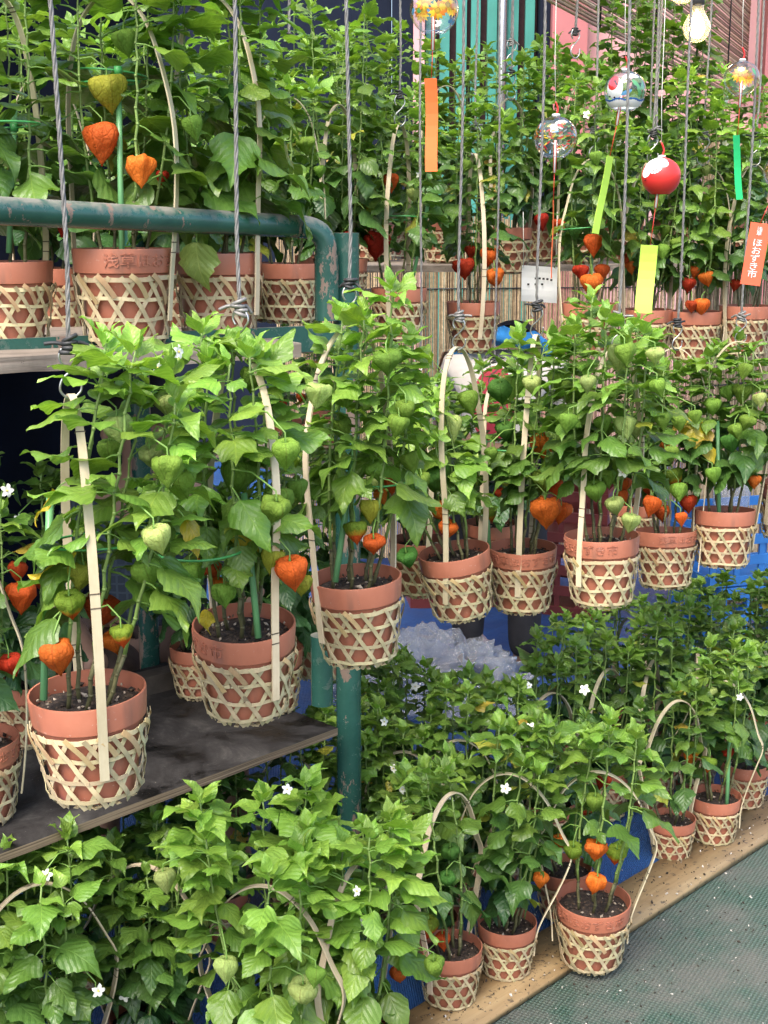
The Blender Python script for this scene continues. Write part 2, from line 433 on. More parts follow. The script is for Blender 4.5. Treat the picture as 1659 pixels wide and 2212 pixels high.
def leaf_mesh(seed, W=.36, droop=.25, fold=.2, wave=.06, teeth=.16, curl=0., pet=.35):
    r = random.Random(seed); b = MB(); uv = []
    nv, nu = 15, 3
    ph1, ph2 = r.random() * 6, r.random() * 6; asym = r.uniform(-.08, .08); bend = r.uniform(-.12, .12)
    nt_ = r.choice((3.2, 3.8, 4.4))
    def mid(t):
        return Vector((bend * t * t, pet + t, -droop * t * t + curl * max(0, t - .6) ** 2 * 2))
    for i in range(nv + 1):
        t = i / nv
        if t < .28: wdt = W * (.10 + .90 * (math.sin(t / .28 * math.pi / 2)) ** .8)
        else: wdt = W * (1 - ((t - .28) / .72)) ** .95 * (1 + .18 * math.sin((t - .28) / .72 * math.pi))
        for j in range(-nu, nu + 1):
            a = abs(j) / nu; sg = 1 if j >= 0 else -1
            k = nt_ * t + (ph1 if sg > 0 else ph2); sw = (k % 1.0); tooth = (1 - sw) if sw > .22 else sw / .22
            ww = wdt * (1 + asym * sg) * (1 + teeth * (tooth - .55) * (a ** 3) * smooth01(.06, .25, t) * smooth01(1.0, .8, t))
            m = mid(t)
            x = a * ww * sg
            z = fold * abs(x) + wave * math.sin(t * 9 + (ph1 if sg > 0 else ph2) * 2) * (a ** 1.6) + .007 * math.sin(x * 21 + t * 13 + ph2)
            z -= .9 * x * x * (1 if fold < .3 else .2)
            y = -.05 * a * ww / W * (1 if t < .2 else 0)
            cw = .035 * mnoise.noise(Vector((x * 3 + seed, t * 4, 0))) + .02 * mnoise.noise(Vector((x * 8 + seed, t * 9, 3)))
            b.v.append((m.x + x, m.y + y, m.z + z + cw)); uv.append((.5 + x, t))
    n = 2 * nu + 1
    for i in range(nv):
        for j in range(n - 1):
            b.f.append((i * n + j, i * n + j + 1, (i + 1) * n + j + 1, (i + 1) * n + j)); b.m.append(0)
    base = len(b.v)
    b.tube([(0, 0, -.02), (0, pet * .5, .015), (0, pet * 1.03, -.004)], [.022, .017, .014], 5, 1, False)
    uv += [(.5, .5)] * (len(b.v) - base)
    me = b.mesh("leaf", [M['leaf'], M['petiole']])
    ul = me.uv_layers.new(name="UVMap")
    vi = [0] * len(me.loops); me.loops.foreach_get("vertex_index", vi)
    flat = []
    for k in vi: flat += uv[k]
    ul.data.foreach_set("uv", flat)
    return me

LEAF = [leaf_mesh(100 + i, W=.37 + .05 * (i % 3), droop=.08 + .09 * (i % 5), fold=(.02, .14, .28)[i % 3], wave=.04 + .022 * (i % 4), teeth=.16 + .07 * (i % 4), curl=(.0, .3, -.3)[i % 3]) for i in range(30)]
YOUNG = [leaf_mesh(300 + i, W=.33 + .04 * (i % 3), droop=.02 + .12 * (i % 4), fold=.25 + .15 * (i % 3), wave=.05 + .02 * (i % 3), teeth=.12 + .06 * (i % 3), curl=-.35, pet=.18) for i in range(14)]

def lantern_mesh(seed, mat, plump=1.0, crumple=.05):
    r = random.Random(seed); b = MB()
    prof = [(.10, -.02), (.34, .13), (.64, .17), (.90, .02), (1, -.26), (.94, -.58), (.77, -.90), (.55, -1.20), (.33, -1.47), (.14, -1.70), (.025, -1.92)]
    n = 25; tw = r.uniform(-.25, .25); off = Vector((r.random() * 9, r.random() * 9, r.random() * 9)); lean = r.uniform(-.18, .18)
    for r0, z in prof:
        for k in range(n):
            a = 2 * math.pi * k / n
            c5 = math.cos(5 * a)
            rr = r0 * plump * (1 + .085 * (abs(c5) ** .7 * (1 if c5 > 0 else -1)) * min(1, r0 * 1.6))
            p = Vector((rr * math.cos(a + tw * z), rr * math.sin(a + tw * z), z))
            p += crumple * 2.2 * mnoise.noise_vector(p * 1.5 + off) * min(1, r0 * 1.5) + crumple * .8 * mnoise.noise_vector(p * 4 + off) * min(1, r0 * 1.5)
            p.x += lean * z * z * .25
            b.v.append(tuple(p))
    for i in range(len(prof) - 1):
        for k in range(n):
            k2 = (k + 1) % n
            b.f.append(((i + 1) * n + k, (i + 1) * n + k2, i * n + k2, i * n + k)); b.m.append(0)
    b.f.append(tuple(range(n - 1, -1, -1))); b.m.append(0)
    L = (len(prof) - 1) * n
    b.f.append(tuple(L + k for k in range(n - 1, -1, -1))); b.m.append(0)
    b.tube([(0, 0, .02), (.0, .0, .22)], [.085, .06], 5, 1, False)
    return b.mesh("lantern", [mat, M['petiole']])
LAN = [lantern_mesh(i, M['lan'], (1, .92, 1.08, .85, 1.0)[i], (.04, .055, .08, .05, .10)[i]) for i in range(5)]
LAN2 = [lantern_mesh(20 + i, M['lan2'], (1, .9, 1.05)[i], .06) for i in range(3)]

def flower_mesh(seed):
    r = random.Random(seed); b = MB()
    for k in range(5):
        a = 2 * math.pi * k / 5; c, s = math.cos(a), math.sin(a); ct, st = -s, c
        pts = []
        for q, wd, z in ((.05, .1, 0), (.45, .34, .12), (.8, .26, .10 + r.uniform(-.1, .1)), (1.0, .03, .0 + r.uniform(-.2, .1))):
            pts += [(c * q - ct * wd, s * q - st * wd, z + .02), (c * q, s * q, z - .04), (c * q + ct * wd, s * q + st * wd, z + .02)]
        b.add(pts, [(i * 3 + j, i * 3 + j + 1, i * 3 + j + 4, i * 3 + j + 3) for i in range(3) for j in range(2)])
    b.tube([(0, 0, 0), (0, 0, .28)], [.14, .10], 6, 1)
    b.tube([(0, 0, 0), (0, 0, -.5), (.3, .0, -.9)], [.13, .07, .05], 5, 2)
    return b.mesh("flower", [M['flower'], M['pollen'], M['petiole']])
FLO = [flower_mesh(i) for i in range(3)]

# pot with a rim 0.16 m across, basket round it
PR = [(.0, .004), (.052, .004), (.056, .008), (.0735, .112), (.0775, .114), (.0800, .148), (.0795, .1505), (.0770, .1505), (.0745, .118), (.0715, .10), (.0, .10)]
b = MB(); b.lathe(PR, 40); POT = autosmooth(b.mesh("pot", M['pot']), 30)
def basket_R(z):
    z = max(0, z)
    return .0555 + .0060 * smooth01(0, .016, z) + .0135 * min(1, z / .105) + (.0022 * smooth01(.085, .11, z))
RING_Z, HP = [.013, .044, .075, .105], .031
def diag(k, sg, dr, z0=.0006, z1=.109, wd=.0066, jit=0.):
    pts, sd_, nr = [], [], []
    n = 14
    for i in range(n + 1):
        z = z0 + (z1 - z0) * i / n
        a = 2 * math.pi * k / 12 + jit + sg * (z - RING_Z[0] - HP / 2) / HP * math.pi / 12
        rr = basket_R(z) + dr + .0009 * math.sin((z - RING_Z[0]) / HP * math.pi * 2 + k)
        pts.append(Vector((rr * math.cos(a), rr * math.sin(a), z)))
    for i, p in enumerate(pts):
        t = (pts[min(i + 1, n)] - pts[max(0, i - 1)]).normalized(); nn = Vector((p.x, p.y, 0)).normalized()
        sd_.append(t.cross(nn).normalized()); nr.append(nn)
    b = MB(); b.ribbon(pts, sd_, nr, wd, .0009)
    return autosmooth(b.mesh("strip", M['weave']))
def ringstrip(z, dr, wd, seed):
    r = random.Random(seed); pts, sd_, nr = [], [], []; n = 44; a0 = r.random() * 6
    for i in range(n + 3):
        a = a0 + 2 * math.pi * i / n
        zz = z + .0014 * math.sin(a * 2 + seed) + .0007 * math.sin(a * 5)
        rr = basket_R(zz) + dr + .0016 * math.sin(a * 12) + (.0012 * i / n)
        nn = Vector((math.cos(a), math.sin(a), 0)); pts.append(nn * rr + Vector((0, 0, zz))); nr.append(nn); sd_.append(Vector((0, 0, 1)))
    b = MB(); b.ribbon(pts, sd_, nr, wd, .0009)
    return autosmooth(b.mesh("strip", M['weave']))
def foldstrip(k, seed):
    r = random.Random(seed); pts, sd_, nr = [], [], []
    a0 = 2 * math.pi * k / 12 + r.uniform(-.05, .05); n = 7; ln = r.uniform(.026, .048); sg = -1
    for i in range(n + 1):
        t = i / n
        z = .112 + .004 * math.sin(t * math.pi) - ln * t
        a = a0 - sg * t * ln * 10.5 * .9
        rr = basket_R(min(z, .11)) + .0052 + .0022 * math.sin(t * math.pi)
        pts.append(Vector((rr * math.cos(a), rr * math.sin(a), z)))
    for i, p in enumerate(pts):
        t = (pts[min(i + 1, n)] - pts[max(0, i - 1)]).normalized(); nn = Vector((p.x, p.y, 0)).normalized()
        sd_.append(t.cross(nn).normalized()); nr.append(nn)
    b = MB(); b.ribbon(pts, sd_, nr, r.uniform(.006, .0085), .0009)
    return autosmooth(b.mesh("folded_end", M['weave_fold']))
DIAG = [(diag(k, 1, .0012, jit=random.Random(k).uniform(-.03, .03)), diag(k, -1, .0034, jit=random.Random(k + 50).uniform(-.03, .03))) for k in range(12)]
RINGS = [ringstrip(z, .0019, .0056 if i < 3 else .0070, i) for i, z in enumerate(RING_Z)]
FOLDS = [foldstrip(k, 900 + k) for k in range(12)]
def basket_base():
    b = MB()
    for f in range(3):
        a = f * math.pi / 3
        for o in (-.03, 0, .03):
            h = math.sqrt(.058 ** 2 - o * o)
            d = Vector((math.cos(a), math.sin(a), 0)); s_ = Vector((-d.y, d.x, 0))
            pts = [s_ * o + d * q + Vector((0, 0, .0002 + .0011 * f)) for q in (-h, 0, h)]
            b.ribbon(pts, [s_] * 3, [Vector((0, 0, 1))] * 3, .007, .0008)
    return b.mesh("basket", M['weave'], False)
BASE = basket_base()

def soil_mesh(seed):
    r = random.Random(seed); b = MB(); n = 26
    rings = [(0, 0), (.02, 0), (.04, 0), (.058, 0), (.0745, 0)]
    vs = [Vector((0, 0, .133))]
    for q, _ in rings[1:]:
        for k in range(n):
            a = 2 * math.pi * k / n; p = Vector((q * math.cos(a), q * math.sin(a), 0))
            vs.append(p + Vector((0, 0, .132 + .006 * mnoise.noise(p * 40 + Vector((seed, 0, 0))) - (.006 if q > .07 else 0))))
    fs = [(0, 1 + k, 1 + (k + 1) % n) for k in range(n)]
    for i in range(3):
        for k in range(n):
            k2 = (k + 1) % n; o = 1 + i * n
            fs.append((o + k, o + n + k, o + n + k2, o + k2))
    b.add(vs, fs, 0)
    for _ in range(95):
        a, q = r.random() * 6.28, .072 * math.sqrt(r.random()); s_ = r.uniform(.0012, .0034) * (1.7 if r.random() < .1 else 1)
        c = Vector((q * math.cos(a), q * math.sin(a), .134)); Mx = Matrix.Translation(c) @ Euler((r.random() * 3, r.random() * 3, r.random() * 3)).to_matrix().to_4x4()
        oct_ = [(1, 0, 0), (-1, 0, 0), (0, 1.5, 0), (0, -1.5, 0), (0, 0, .7), (0, 0, -.7)]
        b.add([Mx @ (Vector(p) * s_) for p in oct_], [(0, 2, 4), (2, 1, 4), (1, 3, 4), (3, 0, 4), (2, 0, 5), (1, 2, 5), (3, 1, 5), (0, 3, 5)], r.choice((1, 1, 2, 3)))
    return b.mesh("soil", [M['soil'], M['soil'], simple("bark_chip", (.12, .075, .045), .8, .4, 90), simple("pumice_grit", (.42, .34, .25), .8, .3, 90)], False)
SOIL = [soil_mesh(i) for i in range(3)]

def text_mesh(txt, size, ext, name="inscription", vertical=False):
    cu = bpy.data.curves.new("t", 'FONT')
    cu.body = "\n".join(txt) if vertical else txt
    cu.size = size; cu.extrude = ext; cu.align_x = 'CENTER'; cu.align_y = 'CENTER'
    cu.resolution_u = 3
    if vertical: cu.space_line = .92
    o = bpy.data.objects.new("t", cu); COL.objects.link(o)
    dg = bpy.context.evaluated_depsgraph_get()
    me = bpy.data.meshes.new_from_object(o.evaluated_get(dg)); me.name = name
    bpy.data.objects.remove(o); bpy.data.curves.remove(cu)
    return me
INS = text_mesh("浅草ほおずき市", .0235, .0009)
for v in INS.vertices:                                  # bend the raised letters round the rim, reading left to right
    x, y, z = v.co
    a = x * 1.08 / .079; rr = .0786 + .0006 * (y / .012) + z + .0006
    v.co = (rr * math.sin(a), -rr * math.cos(a), .1315 + y)
INS.materials.clear(); INS.materials.append(M['pot'])

HPATH = []
def handle_mesh(seed, h, half=.083, wd=.0125, pinch=1.0, bulge=0.):
    r = random.Random(seed); b = MB()
    ctrl = [(half - .003, .045), (half + .003, .11), (half + .010 + bulge * .7, .22), (half + .012 * pinch + bulge, max(.27, h * .62)), (half * .98 + bulge * .9, h - .13), (half * .74 + bulge * .6, h - .058), (half * .38 + bulge * .3, h - .014), (0, h)]
    path = []
    def cr(p0, p1, p2, p3, t):
        return tuple(.5 * ((2 * q1) + (-q0 + q2) * t + (2 * q0 - 5 * q1 + 4 * q2 - q3) * t * t + (-q0 + 3 * q1 - 3 * q2 + q3) * t ** 3) for q0, q1, q2, q3 in zip(p0, p1, p2, p3))
    full = ctrl + [(-x, z) for x, z in reversed(ctrl[:-1])]
    for i in range(len(full) - 1):
        p0, p1, p2, p3 = full[max(0, i - 1)], full[i], full[i + 1], full[min(len(full) - 1, i + 2)]
        for k in range(4): path.append(cr(p0, p1, p2, p3, k / 4))
    path.append(full[-1])
    sway = r.uniform(-.012, .012)
    pts = [Vector((x + .004 * math.sin(z * 14 + seed), sway * math.sin(z * 6), z)) for x, z in path]
    sd_, nr = [], []
    for i, p in enumerate(pts):
        t = (pts[min(i + 1, len(pts) - 1)] - pts[max(0, i - 1)]).normalized(); s_ = Vector((0, 1, 0)); s_ = (s_ - t * s_.dot(t)).normalized()
        sd_.append(s_); nr.append(s_.cross(t))
    b.ribbon(pts, sd_, nr, [wd * (1 - .25 * math.sin(math.pi * i / (len(pts) - 1)) ** 6) for i in range(len(pts))], .0028)
    for q in (r.randint(5, 12), r.randint(18, 26), r.randint(40, 50)):        # growth nodes of the bamboo
        i = min(q, len(pts) - 2)
        for dq in (.15, .75):
            c = pts[i].lerp(pts[i + 1], dq); t = (pts[i + 1] - pts[i]).normalized()
            b.ribbon([c - t * .0009, c + t * .0009], [sd_[i]] * 2, [nr[i]] * 2, wd * 1.05, .0036, 1)
    HPATH[:] = pts
    return autosmooth(b.mesh("handle", [M['handle'], M['node']]))

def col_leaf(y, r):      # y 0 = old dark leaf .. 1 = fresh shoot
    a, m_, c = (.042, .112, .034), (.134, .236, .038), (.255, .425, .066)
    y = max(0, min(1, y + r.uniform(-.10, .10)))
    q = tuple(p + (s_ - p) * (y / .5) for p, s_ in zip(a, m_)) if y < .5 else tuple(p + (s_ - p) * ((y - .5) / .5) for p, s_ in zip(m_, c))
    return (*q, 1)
KC = {'o': (.74, .165, .025), 'r': (.50, .06, .015), 'g': (.21, .36, .05), 'p': (.42, .52, .16), 'd': (.08, .21, .035), 'y': (.40, .41, .045)}

PLANTS = {}
def plant(key, label, u, v, d, dia=.16, H=.44, spread=.075, stems=4, tone=.45, lsize=.078, lans=(), stakes=(), handle=None, hyaw=0, ins=None,
          tilt=(0, 0), htop=None, zmin=.16, group="potted lantern plants", yleaves=(), dens=1.0, flowers=1, extra=3, lean=(0, 0), base_z=None, stemdirs=None, hhalf=.083, old=0.0, bulge=.0, hclear=.27, hk=(.85, .68)):
    """one potted plant; u, v, d place the centre of the pot rim"""
    r = random.Random(key); s = dia / .16
    rim = P(u, v, d)
    rot = Euler((R(tilt[0]), R(tilt[1]), 0)).to_matrix()
    base = rim - rot @ Vector((0, 0, .150 * s))
    if base_z is not None: base.z = base_z
    root = empty("lantern_plant", base, (R(tilt[0]), R(tilt[1]), 0)); tag(root, label, "potted plant", group)
    Mw = Matrix.Translation(base) @ rot.to_4x4(); Mi = Mw.inverted()
    S = Matrix.Diagonal((s, s, s, 1)); yaw = r.random() * 6.28
    RZ = Matrix.Rotation(yaw, 4, 'Z')
    pot = link("pot", POT, root, S @ RZ)
    if ins is not None:
        link("inscription", INS, pot, RZ.inverted() @ Matrix.Rotation(R(ins), 4, 'Z'))
    link("soil", r.choice(SOIL), root, S @ Matrix.Rotation(yaw * 2, 4, 'Z'))
    bk = link("basket", BASE, root, S @ Matrix.Rotation(yaw * 3, 4, 'Z'))
    for k in range(12):
        link("strip", DIAG[k][0], bk); link("strip", DIAG[k][1], bk)
        if r.random() < .75: link("folded_end", FOLDS[k], bk, Matrix.Rotation(r.uniform(-.08, .08), 4, 'Z'))
    for m_ in RINGS: link("strip", m_, bk, Matrix.Rotation(r.random() * 6, 4, 'Z'))
    top = None; hpx = []
    if handle:
        Lm = Matrix.Identity(4)
        if htop:                                   # the handle leans a little in the basket
            tv = Mi @ P(htop[0], htop[1], d); tv.y *= .3; handle = tv.length; Lm = Vector((0, 0, 1)).rotation_difference(tv).to_matrix().to_4x4()
        hm = link("handle", handle_mesh(r.randint(0, 999), handle, hhalf * s, bulge=bulge), root, Lm @ Matrix.Rotation(R(hyaw), 4, 'Z'))
        hpx = [proj(Mw @ Lm @ Matrix.Rotation(R(hyaw), 4, 'Z') @ p) for p in HPATH[::2]]
        top = Mw @ Lm @ Vector((0, 0, handle))
    SP = []; allp = []
    top0 = .136 * s
    for si in range(stems):
        az0 = 2 * math.pi * (si + r.uniform(-.25, .25)) / stems + yaw
        q0 = .042 * s * r.uniform(.35, 1)
        p0 = Vector((q0 * math.cos(az0), q0 * math.sin(az0), top0 - .01))
        hh = H * r.uniform(.82, 1.03)
        tip = Vector((spread * math.cos(az0) * r.uniform(.5, 1.1) + lean[0], spread * math.sin(az0) * r.uniform(.5, 1.1) + lean[1], top0 + hh))
        nn = max(10, int(hh / .025)); pts = []
        for i in range(nn + 1):
            t = i / nn
            p = p0.lerp(tip, t); bow = math.sin(math.pi * t) * .015
            p += Vector((math.cos(az0), math.sin(az0), 0)) * bow
            zig = .0018 * (1 if i % 2 else -1); p += Vector((-math.sin(az0) * zig, math.cos(az0) * zig, 0))
            pts.append(p)
        b = MB(); k3 = max(2, nn // 5)
        b.tube(pts[:k3 + 1], [.0034 - .0008 * i / nn for i in range(k3 + 1)], 6, 1)
        b.tube(pts[k3:], [.0033 - .0017 * (i + k3) / nn for i in range(nn - k3 + 1)], 6, 0)
        for i in range(1, nn): b.tube([pts[i] - Vector((0, 0, .002)), pts[i] + Vector((0, 0, .002))], .0039 - .0017 * i / nn, 6, 0 if i > k3 else 1)
        b.obj("stem", [M['stem'], M['stem_low']], root)
        SP.append((pts, tip, nn)); allp += pts[1:]
    def stalk(p):
        best = min(allp, key=lambda q: (q - p).length + (.03 if q.z < p.z + .012 else 0))
        c1 = p + Vector((0, 0, .012)); mid = c1.lerp(best, .55) + Vector((0, 0, .010))
        b = MB(); b.tube([p - Vector((0, 0, .003)), c1, mid, best], [.0012, .0012, .0013, .0015], 5, 0, False); b.obj("stalk", M['petiole'], root)
    # lanterns given at their places
    lanw = []
    for q in lans:
        lu, lv, lr, kd = q[:4]; dd = d - (q[4] if len(q) > 4 else .07)
        wp = P(lu, lv, dd); size = lr / F * dd
        lanw.append((lu, lv, lr, dd))
        me = r.choice(LAN2) if kd == 't' else LAN[r.randint(0, 4)]
        Mx = Matrix.Translation(Mi @ wp + Vector((0, 0, size * .8))) @ Euler((r.uniform(-.25, .25), r.uniform(-.3, .3), r.random() * 6.28)).to_matrix().to_4x4() @ Matrix.Diagonal((size, size, size * r.uniform(.92, 1.08), 1))
        o = link("lantern", me, root, Mx)
        if kd != 't': o.color = (*KC[kd], 1)
        stalk(Mi @ wp + Vector((0, 0, size * .95)))
    def hidden(wp, half):
        lu, lv, ld = proj(wp)
        for (a, b_, c_, dd) in lanw:
            if ld < dd + .03 and math.hypot(lu - a, lv - b_) < c_ * hk[0] + half * F / ld * hk[1]: return True
        return False
    def put_leaf(p, az, el, L, y, young=False, roll=0.):
        dirv = Vector((math.cos(az) * math.cos(el), math.sin(az) * math.cos(el), math.sin(el)))
        mid = p + dirv * L * .85
        if (p + dirv * L * 1.3).z < zmin - .055 and not young: return
        if lanw and hidden(Mw @ mid, L * .45): return
        if hpx and r.random() < .85:              # the handle pushes leaves inwards
            lu, lv, ld = proj(Mw @ mid); rr_ = L * hclear * F / ld
            if any(ld < hd + .005 and abs(lu - hu) < rr_ and abs(lv - hv) < rr_ for hu, hv, hd in hpx): return
        X = dirv.cross(Vector((0, 0, 1)))
        X = X.normalized() if X.length > 1e-3 else Vector((1, 0, 0))
        Z = X.cross(dirv)
        Mx = Matrix((X, dirv, Z)).transposed().to_4x4()
        Mx = Matrix.Translation(p) @ Mx @ Matrix.Rotation(roll, 4, 'Y') @ Matrix.Diagonal((L * r.uniform(.9, 1.15), L, L, 1))
        o = link("leaf", r.choice(YOUNG if young else LEAF), root, Mx)
        o.color = col_leaf(y, r)
        if not young and y < .55 and r.random() < .03: o.color = r.choice(((.36, .36, .05, 1), (.30, .33, .05, 1), (.42, .30, .05, 1)))
        return o
    for (pts, tip, nn) in SP:
        phi = r.random() * 6.28
        for i in range(1, nn + 1):
            t = i / nn; p = pts[i]
            if p.z < zmin: continue
            if i == nn: continue
            cnt = (2 if r.random() < .85 * dens else 1) + (1 if r.random() < dens - 1 else 0)
            phi += 2.4
            for c_ in range(cnt):
                ph = phi + c_ * (1.7 + r.uniform(-.4, .4)) + r.uniform(-.3, .3)
                out = Vector((tip.x - lean[0], tip.y - lean[1], 0))
                # leaves turn outward from the clump
                if out.length > 1e-3:
                    oa = math.atan2(out.y, out.x); da = (ph - oa + math.pi) % (2 * math.pi) - math.pi
                    ph = oa + da * .82
                el = R(-58) + R(90) * t ** 1.2 + r.uniform(-.4, .4)
                L = lsize * (1.14 - .54 * t) * r.uniform(.62, 1.2)
                y = tone + (t - .62) * .85 - old
                put_leaf(p, ph, el, L, y, False, r.uniform(-.35, .35))
        for k in range(7):                                # the fresh shoot at the tip
            a = k * 2.4 + r.random(); el = R(74) - R(9) * (6 - k) + r.uniform(-.15, .15) - (R(25) if k < 3 else 0)
            put_leaf(tip - Vector((0, 0, .005 * (6 - k))), a, el, lsize * (.68 - .055 * k) * r.uniform(.85, 1.15), tone + .42 - .03 * (6 - k) - old, True)
    zmin = 0; hpx = []
    for yl in yleaves:                   # yellowing leaves
        lu, lv, L, az, el = yl[:5]
        wp = Mi @ P(lu, lv, d - (yl[6] if len(yl) > 6 else .07))
        o = put_leaf(wp, R(az), R(el), L, .5, False, .2)
        if o: o.color = yl[5] if len(yl) > 5 else (.55, .42, .03, 1)
    for k in range(extra):
        a = r.random() * 6.28; q = spread * r.uniform(.5, 1.3); zz = top0 + H * r.uniform(.3, .8)
        if dens > 1.3: a = R(r.uniform(-165, -15)); q = spread + r.uniform(.045, .075); zz = top0 + H * r.uniform(.38, .85)
        sz = r.uniform(.015, .023)
        Mx = Matrix.Translation((q * math.cos(a) + lean[0] * .6, q * math.sin(a) + lean[1] * .6, zz)) @ Euler((r.uniform(-.3, .3), r.uniform(-.3, .3), r.random() * 6)).to_matrix().to_4x4() @ Matrix.Diagonal((sz, sz, sz, 1))
        o = link("lantern", r.choice(LAN[:4]), root, Mx); o.color = (*KC[r.choice('ggp' if dens > 1.3 else 'ggd')], 1)
        stalk(Mx.translation + Vector((0, 0, sz * .15)))
    for q in (flowers if isinstance(flowers, (list, tuple)) else [None] * flowers):
        if q: p = Mi @ P(q[0], q[1], d - .09)
        else:
            a = r.random() * 6.28; p = Vector((spread * 1.2 * math.cos(a) + lean[0], spread * 1.2 * math.sin(a) + lean[1], top0 + H * r.uniform(.75, .95)))
        sz = r.uniform(.010, .013)
        dv = (Vector((p.x, p.y - .1, .03 + r.uniform(-.08, .06)))).normalized()
        link("flower", r.choice(FLO), root, Matrix.Translation(p) @ dv.to_track_quat('Z', 'Y').to_matrix().to_4x4() @ Matrix.Diagonal((sz, sz, sz, 1)))
        stalk(p - dv * sz * .8)
    for q in stakes:
        ut, vt, ub, vb = q[:4]; dd = d - (q[5] if len(q) > 5 else .05)
        a = Mi @ P(ub, vb, dd); c_ = Mi @ P(ut, vt, dd)
        a = a + (a - c_).normalized() * .02
        b = MB(); b.tube([a, a.lerp(c_, .5), c_], .0052, 8)
        st = b.obj("stake", M['stake'], root)
        for rv in q[4]:
            f = (rv - vt) / (vb - vt); c0 = c_.lerp(a, f)
            rad = .068 * r.uniform(.9, 1.1); aim = Vector((r.uniform(-.02, .02), r.uniform(-.01, .03), c0.z)) - c0; aim.z = 0
            cc = c0 + aim.normalized() * rad; a0 = math.atan2(-aim.y, -aim.x)
            tl = r.uniform(-.12, .12)
            b = MB(); b.tube([cc + Vector((rad * math.cos(a0 + x), rad * math.sin(a0 + x), rad * tl * math.sin(x))) for x in [2 * math.pi * k / 30 for k in range(31)]], .0018, 6)
            b.tube([c0 - Vector((0, 0, .007)), c0 + Vector((0, 0, .007))], .0075, 8)
            b.obj("support_ring", M['ring'], root)
    PLANTS[key] = dict(root=root, top=top, d=d, base=base)
    return root

# ------------------------------------------------------------------ the setting
KA, KB = G(1067, 2212), G(1659, 1824)
KD = (KB - KA).normalized()                 # direction of the stall front
KN = Vector((-KD.y, KD.x, 0))               # towards the stall
def K(s_, n_, z=0.0): return KA + KD * s_ + KN * n_ + Vector((0, 0, z))
def sheet(name, pts, mat, kind="structure", label=None, nx=1, ny=1, amp=0, fr=3):
    b = MB(); p00, p10, p11, p01 = [Vector(p) for p in pts]
    for j in range(ny + 1):
        for i in range(nx + 1):
            a, c = i / nx, j / ny
            p = (p00.lerp(p10, a)).lerp(p01.lerp(p11, a), c)
            if amp: p = p + Vector((0, 0, amp * (.5 + .5 * mnoise.noise(p * fr))))
            b.v.append(tuple(p))
    for j in range(ny):
        for i in range(nx):
            o = j * (nx + 1) + i; b.f.append((o, o + 1, o + nx + 2, o + nx + 1)); b.m.append(0)
    return tag(b.obj(name, mat), label=label, kind=kind)
sheet("ground", [(-40, -40, 0), (40, -40, 0), (40, 40, 0), (-40, 40, 0)], M['mat'], label="green mesh floor mat scattered with soil and grit")
sheet("tarpaulin_floor", [K(-3, .10, .006), K(9, .10, .006), K(9, 5.5, .006), K(-3, 5.5, .006)], M['tarp'], label="blue tarpaulin spread under the potted plants", nx=70, ny=50, amp=.012, fr=9)
b = MB()
KL = Matrix((KD, KN, Vector((0, 0, 1)))).transposed().to_4x4()
b.box(-1.8, 1.55, .0, .135, .004, .020); b.obj("k", M['kerb'])
pl = bpy.data.objects["k"]; pl.name = "edge_plank"; pl.matrix_basis = Matrix.Translation(KA) @ KL
tag(pl, "long yellow pine plank dividing the blue tarpaulin from the green mat", "plank")
b = MB(); b.box(1.56, 4.9, .004, .142, .004, .021); pl2 = b.obj("edge_plank", M['kerb']); pl2.matrix_basis = Matrix.Translation(KA) @ KL
tag(pl2, "second pine plank carrying on along the mat past the far pots", "plank")

# loose crumbs of soil and grit lying on the mat, the plank and the tarp
r = random.Random(3); b = MB()
for i in range(2600):
    if i < 1500: p = K(r.uniform(-.6, 2.6), -abs(r.gauss(0, .45)) - .005, .002)
    elif i < 2200: p = K(r.uniform(-.6, 3), r.uniform(.005, .13), .022)
    else: p = K(r.uniform(-.3, 3), r.uniform(.15, .6), .018)
    s_ = r.uniform(.0008, .0026) * (1.8 if r.random() < .06 else 1)
    Mx = Matrix.Translation(p) @ Euler((r.random() * 3, r.random() * 3, r.random() * 3)).to_matrix().to_4x4()
    b.add([Mx @ (Vector(q) * s_) for q in ((1, 0, 0), (-1, 0, 0), (0, 1.6, 0), (0, -1.6, 0), (0, 0, .7), (0, 0, -.7))], [(0, 2, 4), (2, 1, 4), (1, 3, 4), (3, 0, 4), (2, 0, 5), (1, 2, 5), (3, 1, 5), (0, 3, 5)], 0 if r.random() < .72 else 1)
tag(b.obj("soil_crumbs", [simple("crumb_dark", (.03, .022, .015), .9), simple("crumb_pale", (.5, .47, .42), .8)], None, False), "loose soil crumbs and pale grit on mat and plank", "crumbs", kind="stuff")

# ---- the display rack: green pipe posts, rail and shelf beams
rack = empty("display_rack", G(732, 1780, 0)); tag(rack, "worn green steel pipe rack carrying the two shelves", "rack")
RI = Matrix.Translation(rack.location).inverted()
def rk(name, fn, mat='green', smooth=True):
    b = MB(); fn(b); b.v = [tuple(RI @ Vector(p)) for p in b.v]
    me = autosmooth(b.mesh(name, M[mat], smooth)); return link(name, me, rack)
PD = 2.62
ptop = P(747, 503, PD); 
rk("post", lambda b: b.tube([(ptop.x, ptop.y, 0), (ptop.x, ptop.y, ptop.z * .5), tuple(ptop)], .0265, 20))
s0, s1 = P(705, 552, PD - .03), P(705, 694, PD - .03)
def sleeve(b):
    n = 20; prof = []
    b.tube([(s0.x, s0.y, s1.z), (s0.x, s0.y, s0.z)], .0235, 20)
rk("sleeve", sleeve)
q0 = P(695, 1425, PD - .03); q1 = P(695, 1528, PD - .03)
rk("sleeve", lambda b: b.tube([(q0.x, q0.y, q1.z), (q0.x, q0.y, q0.z + .05)], .0215, 20))
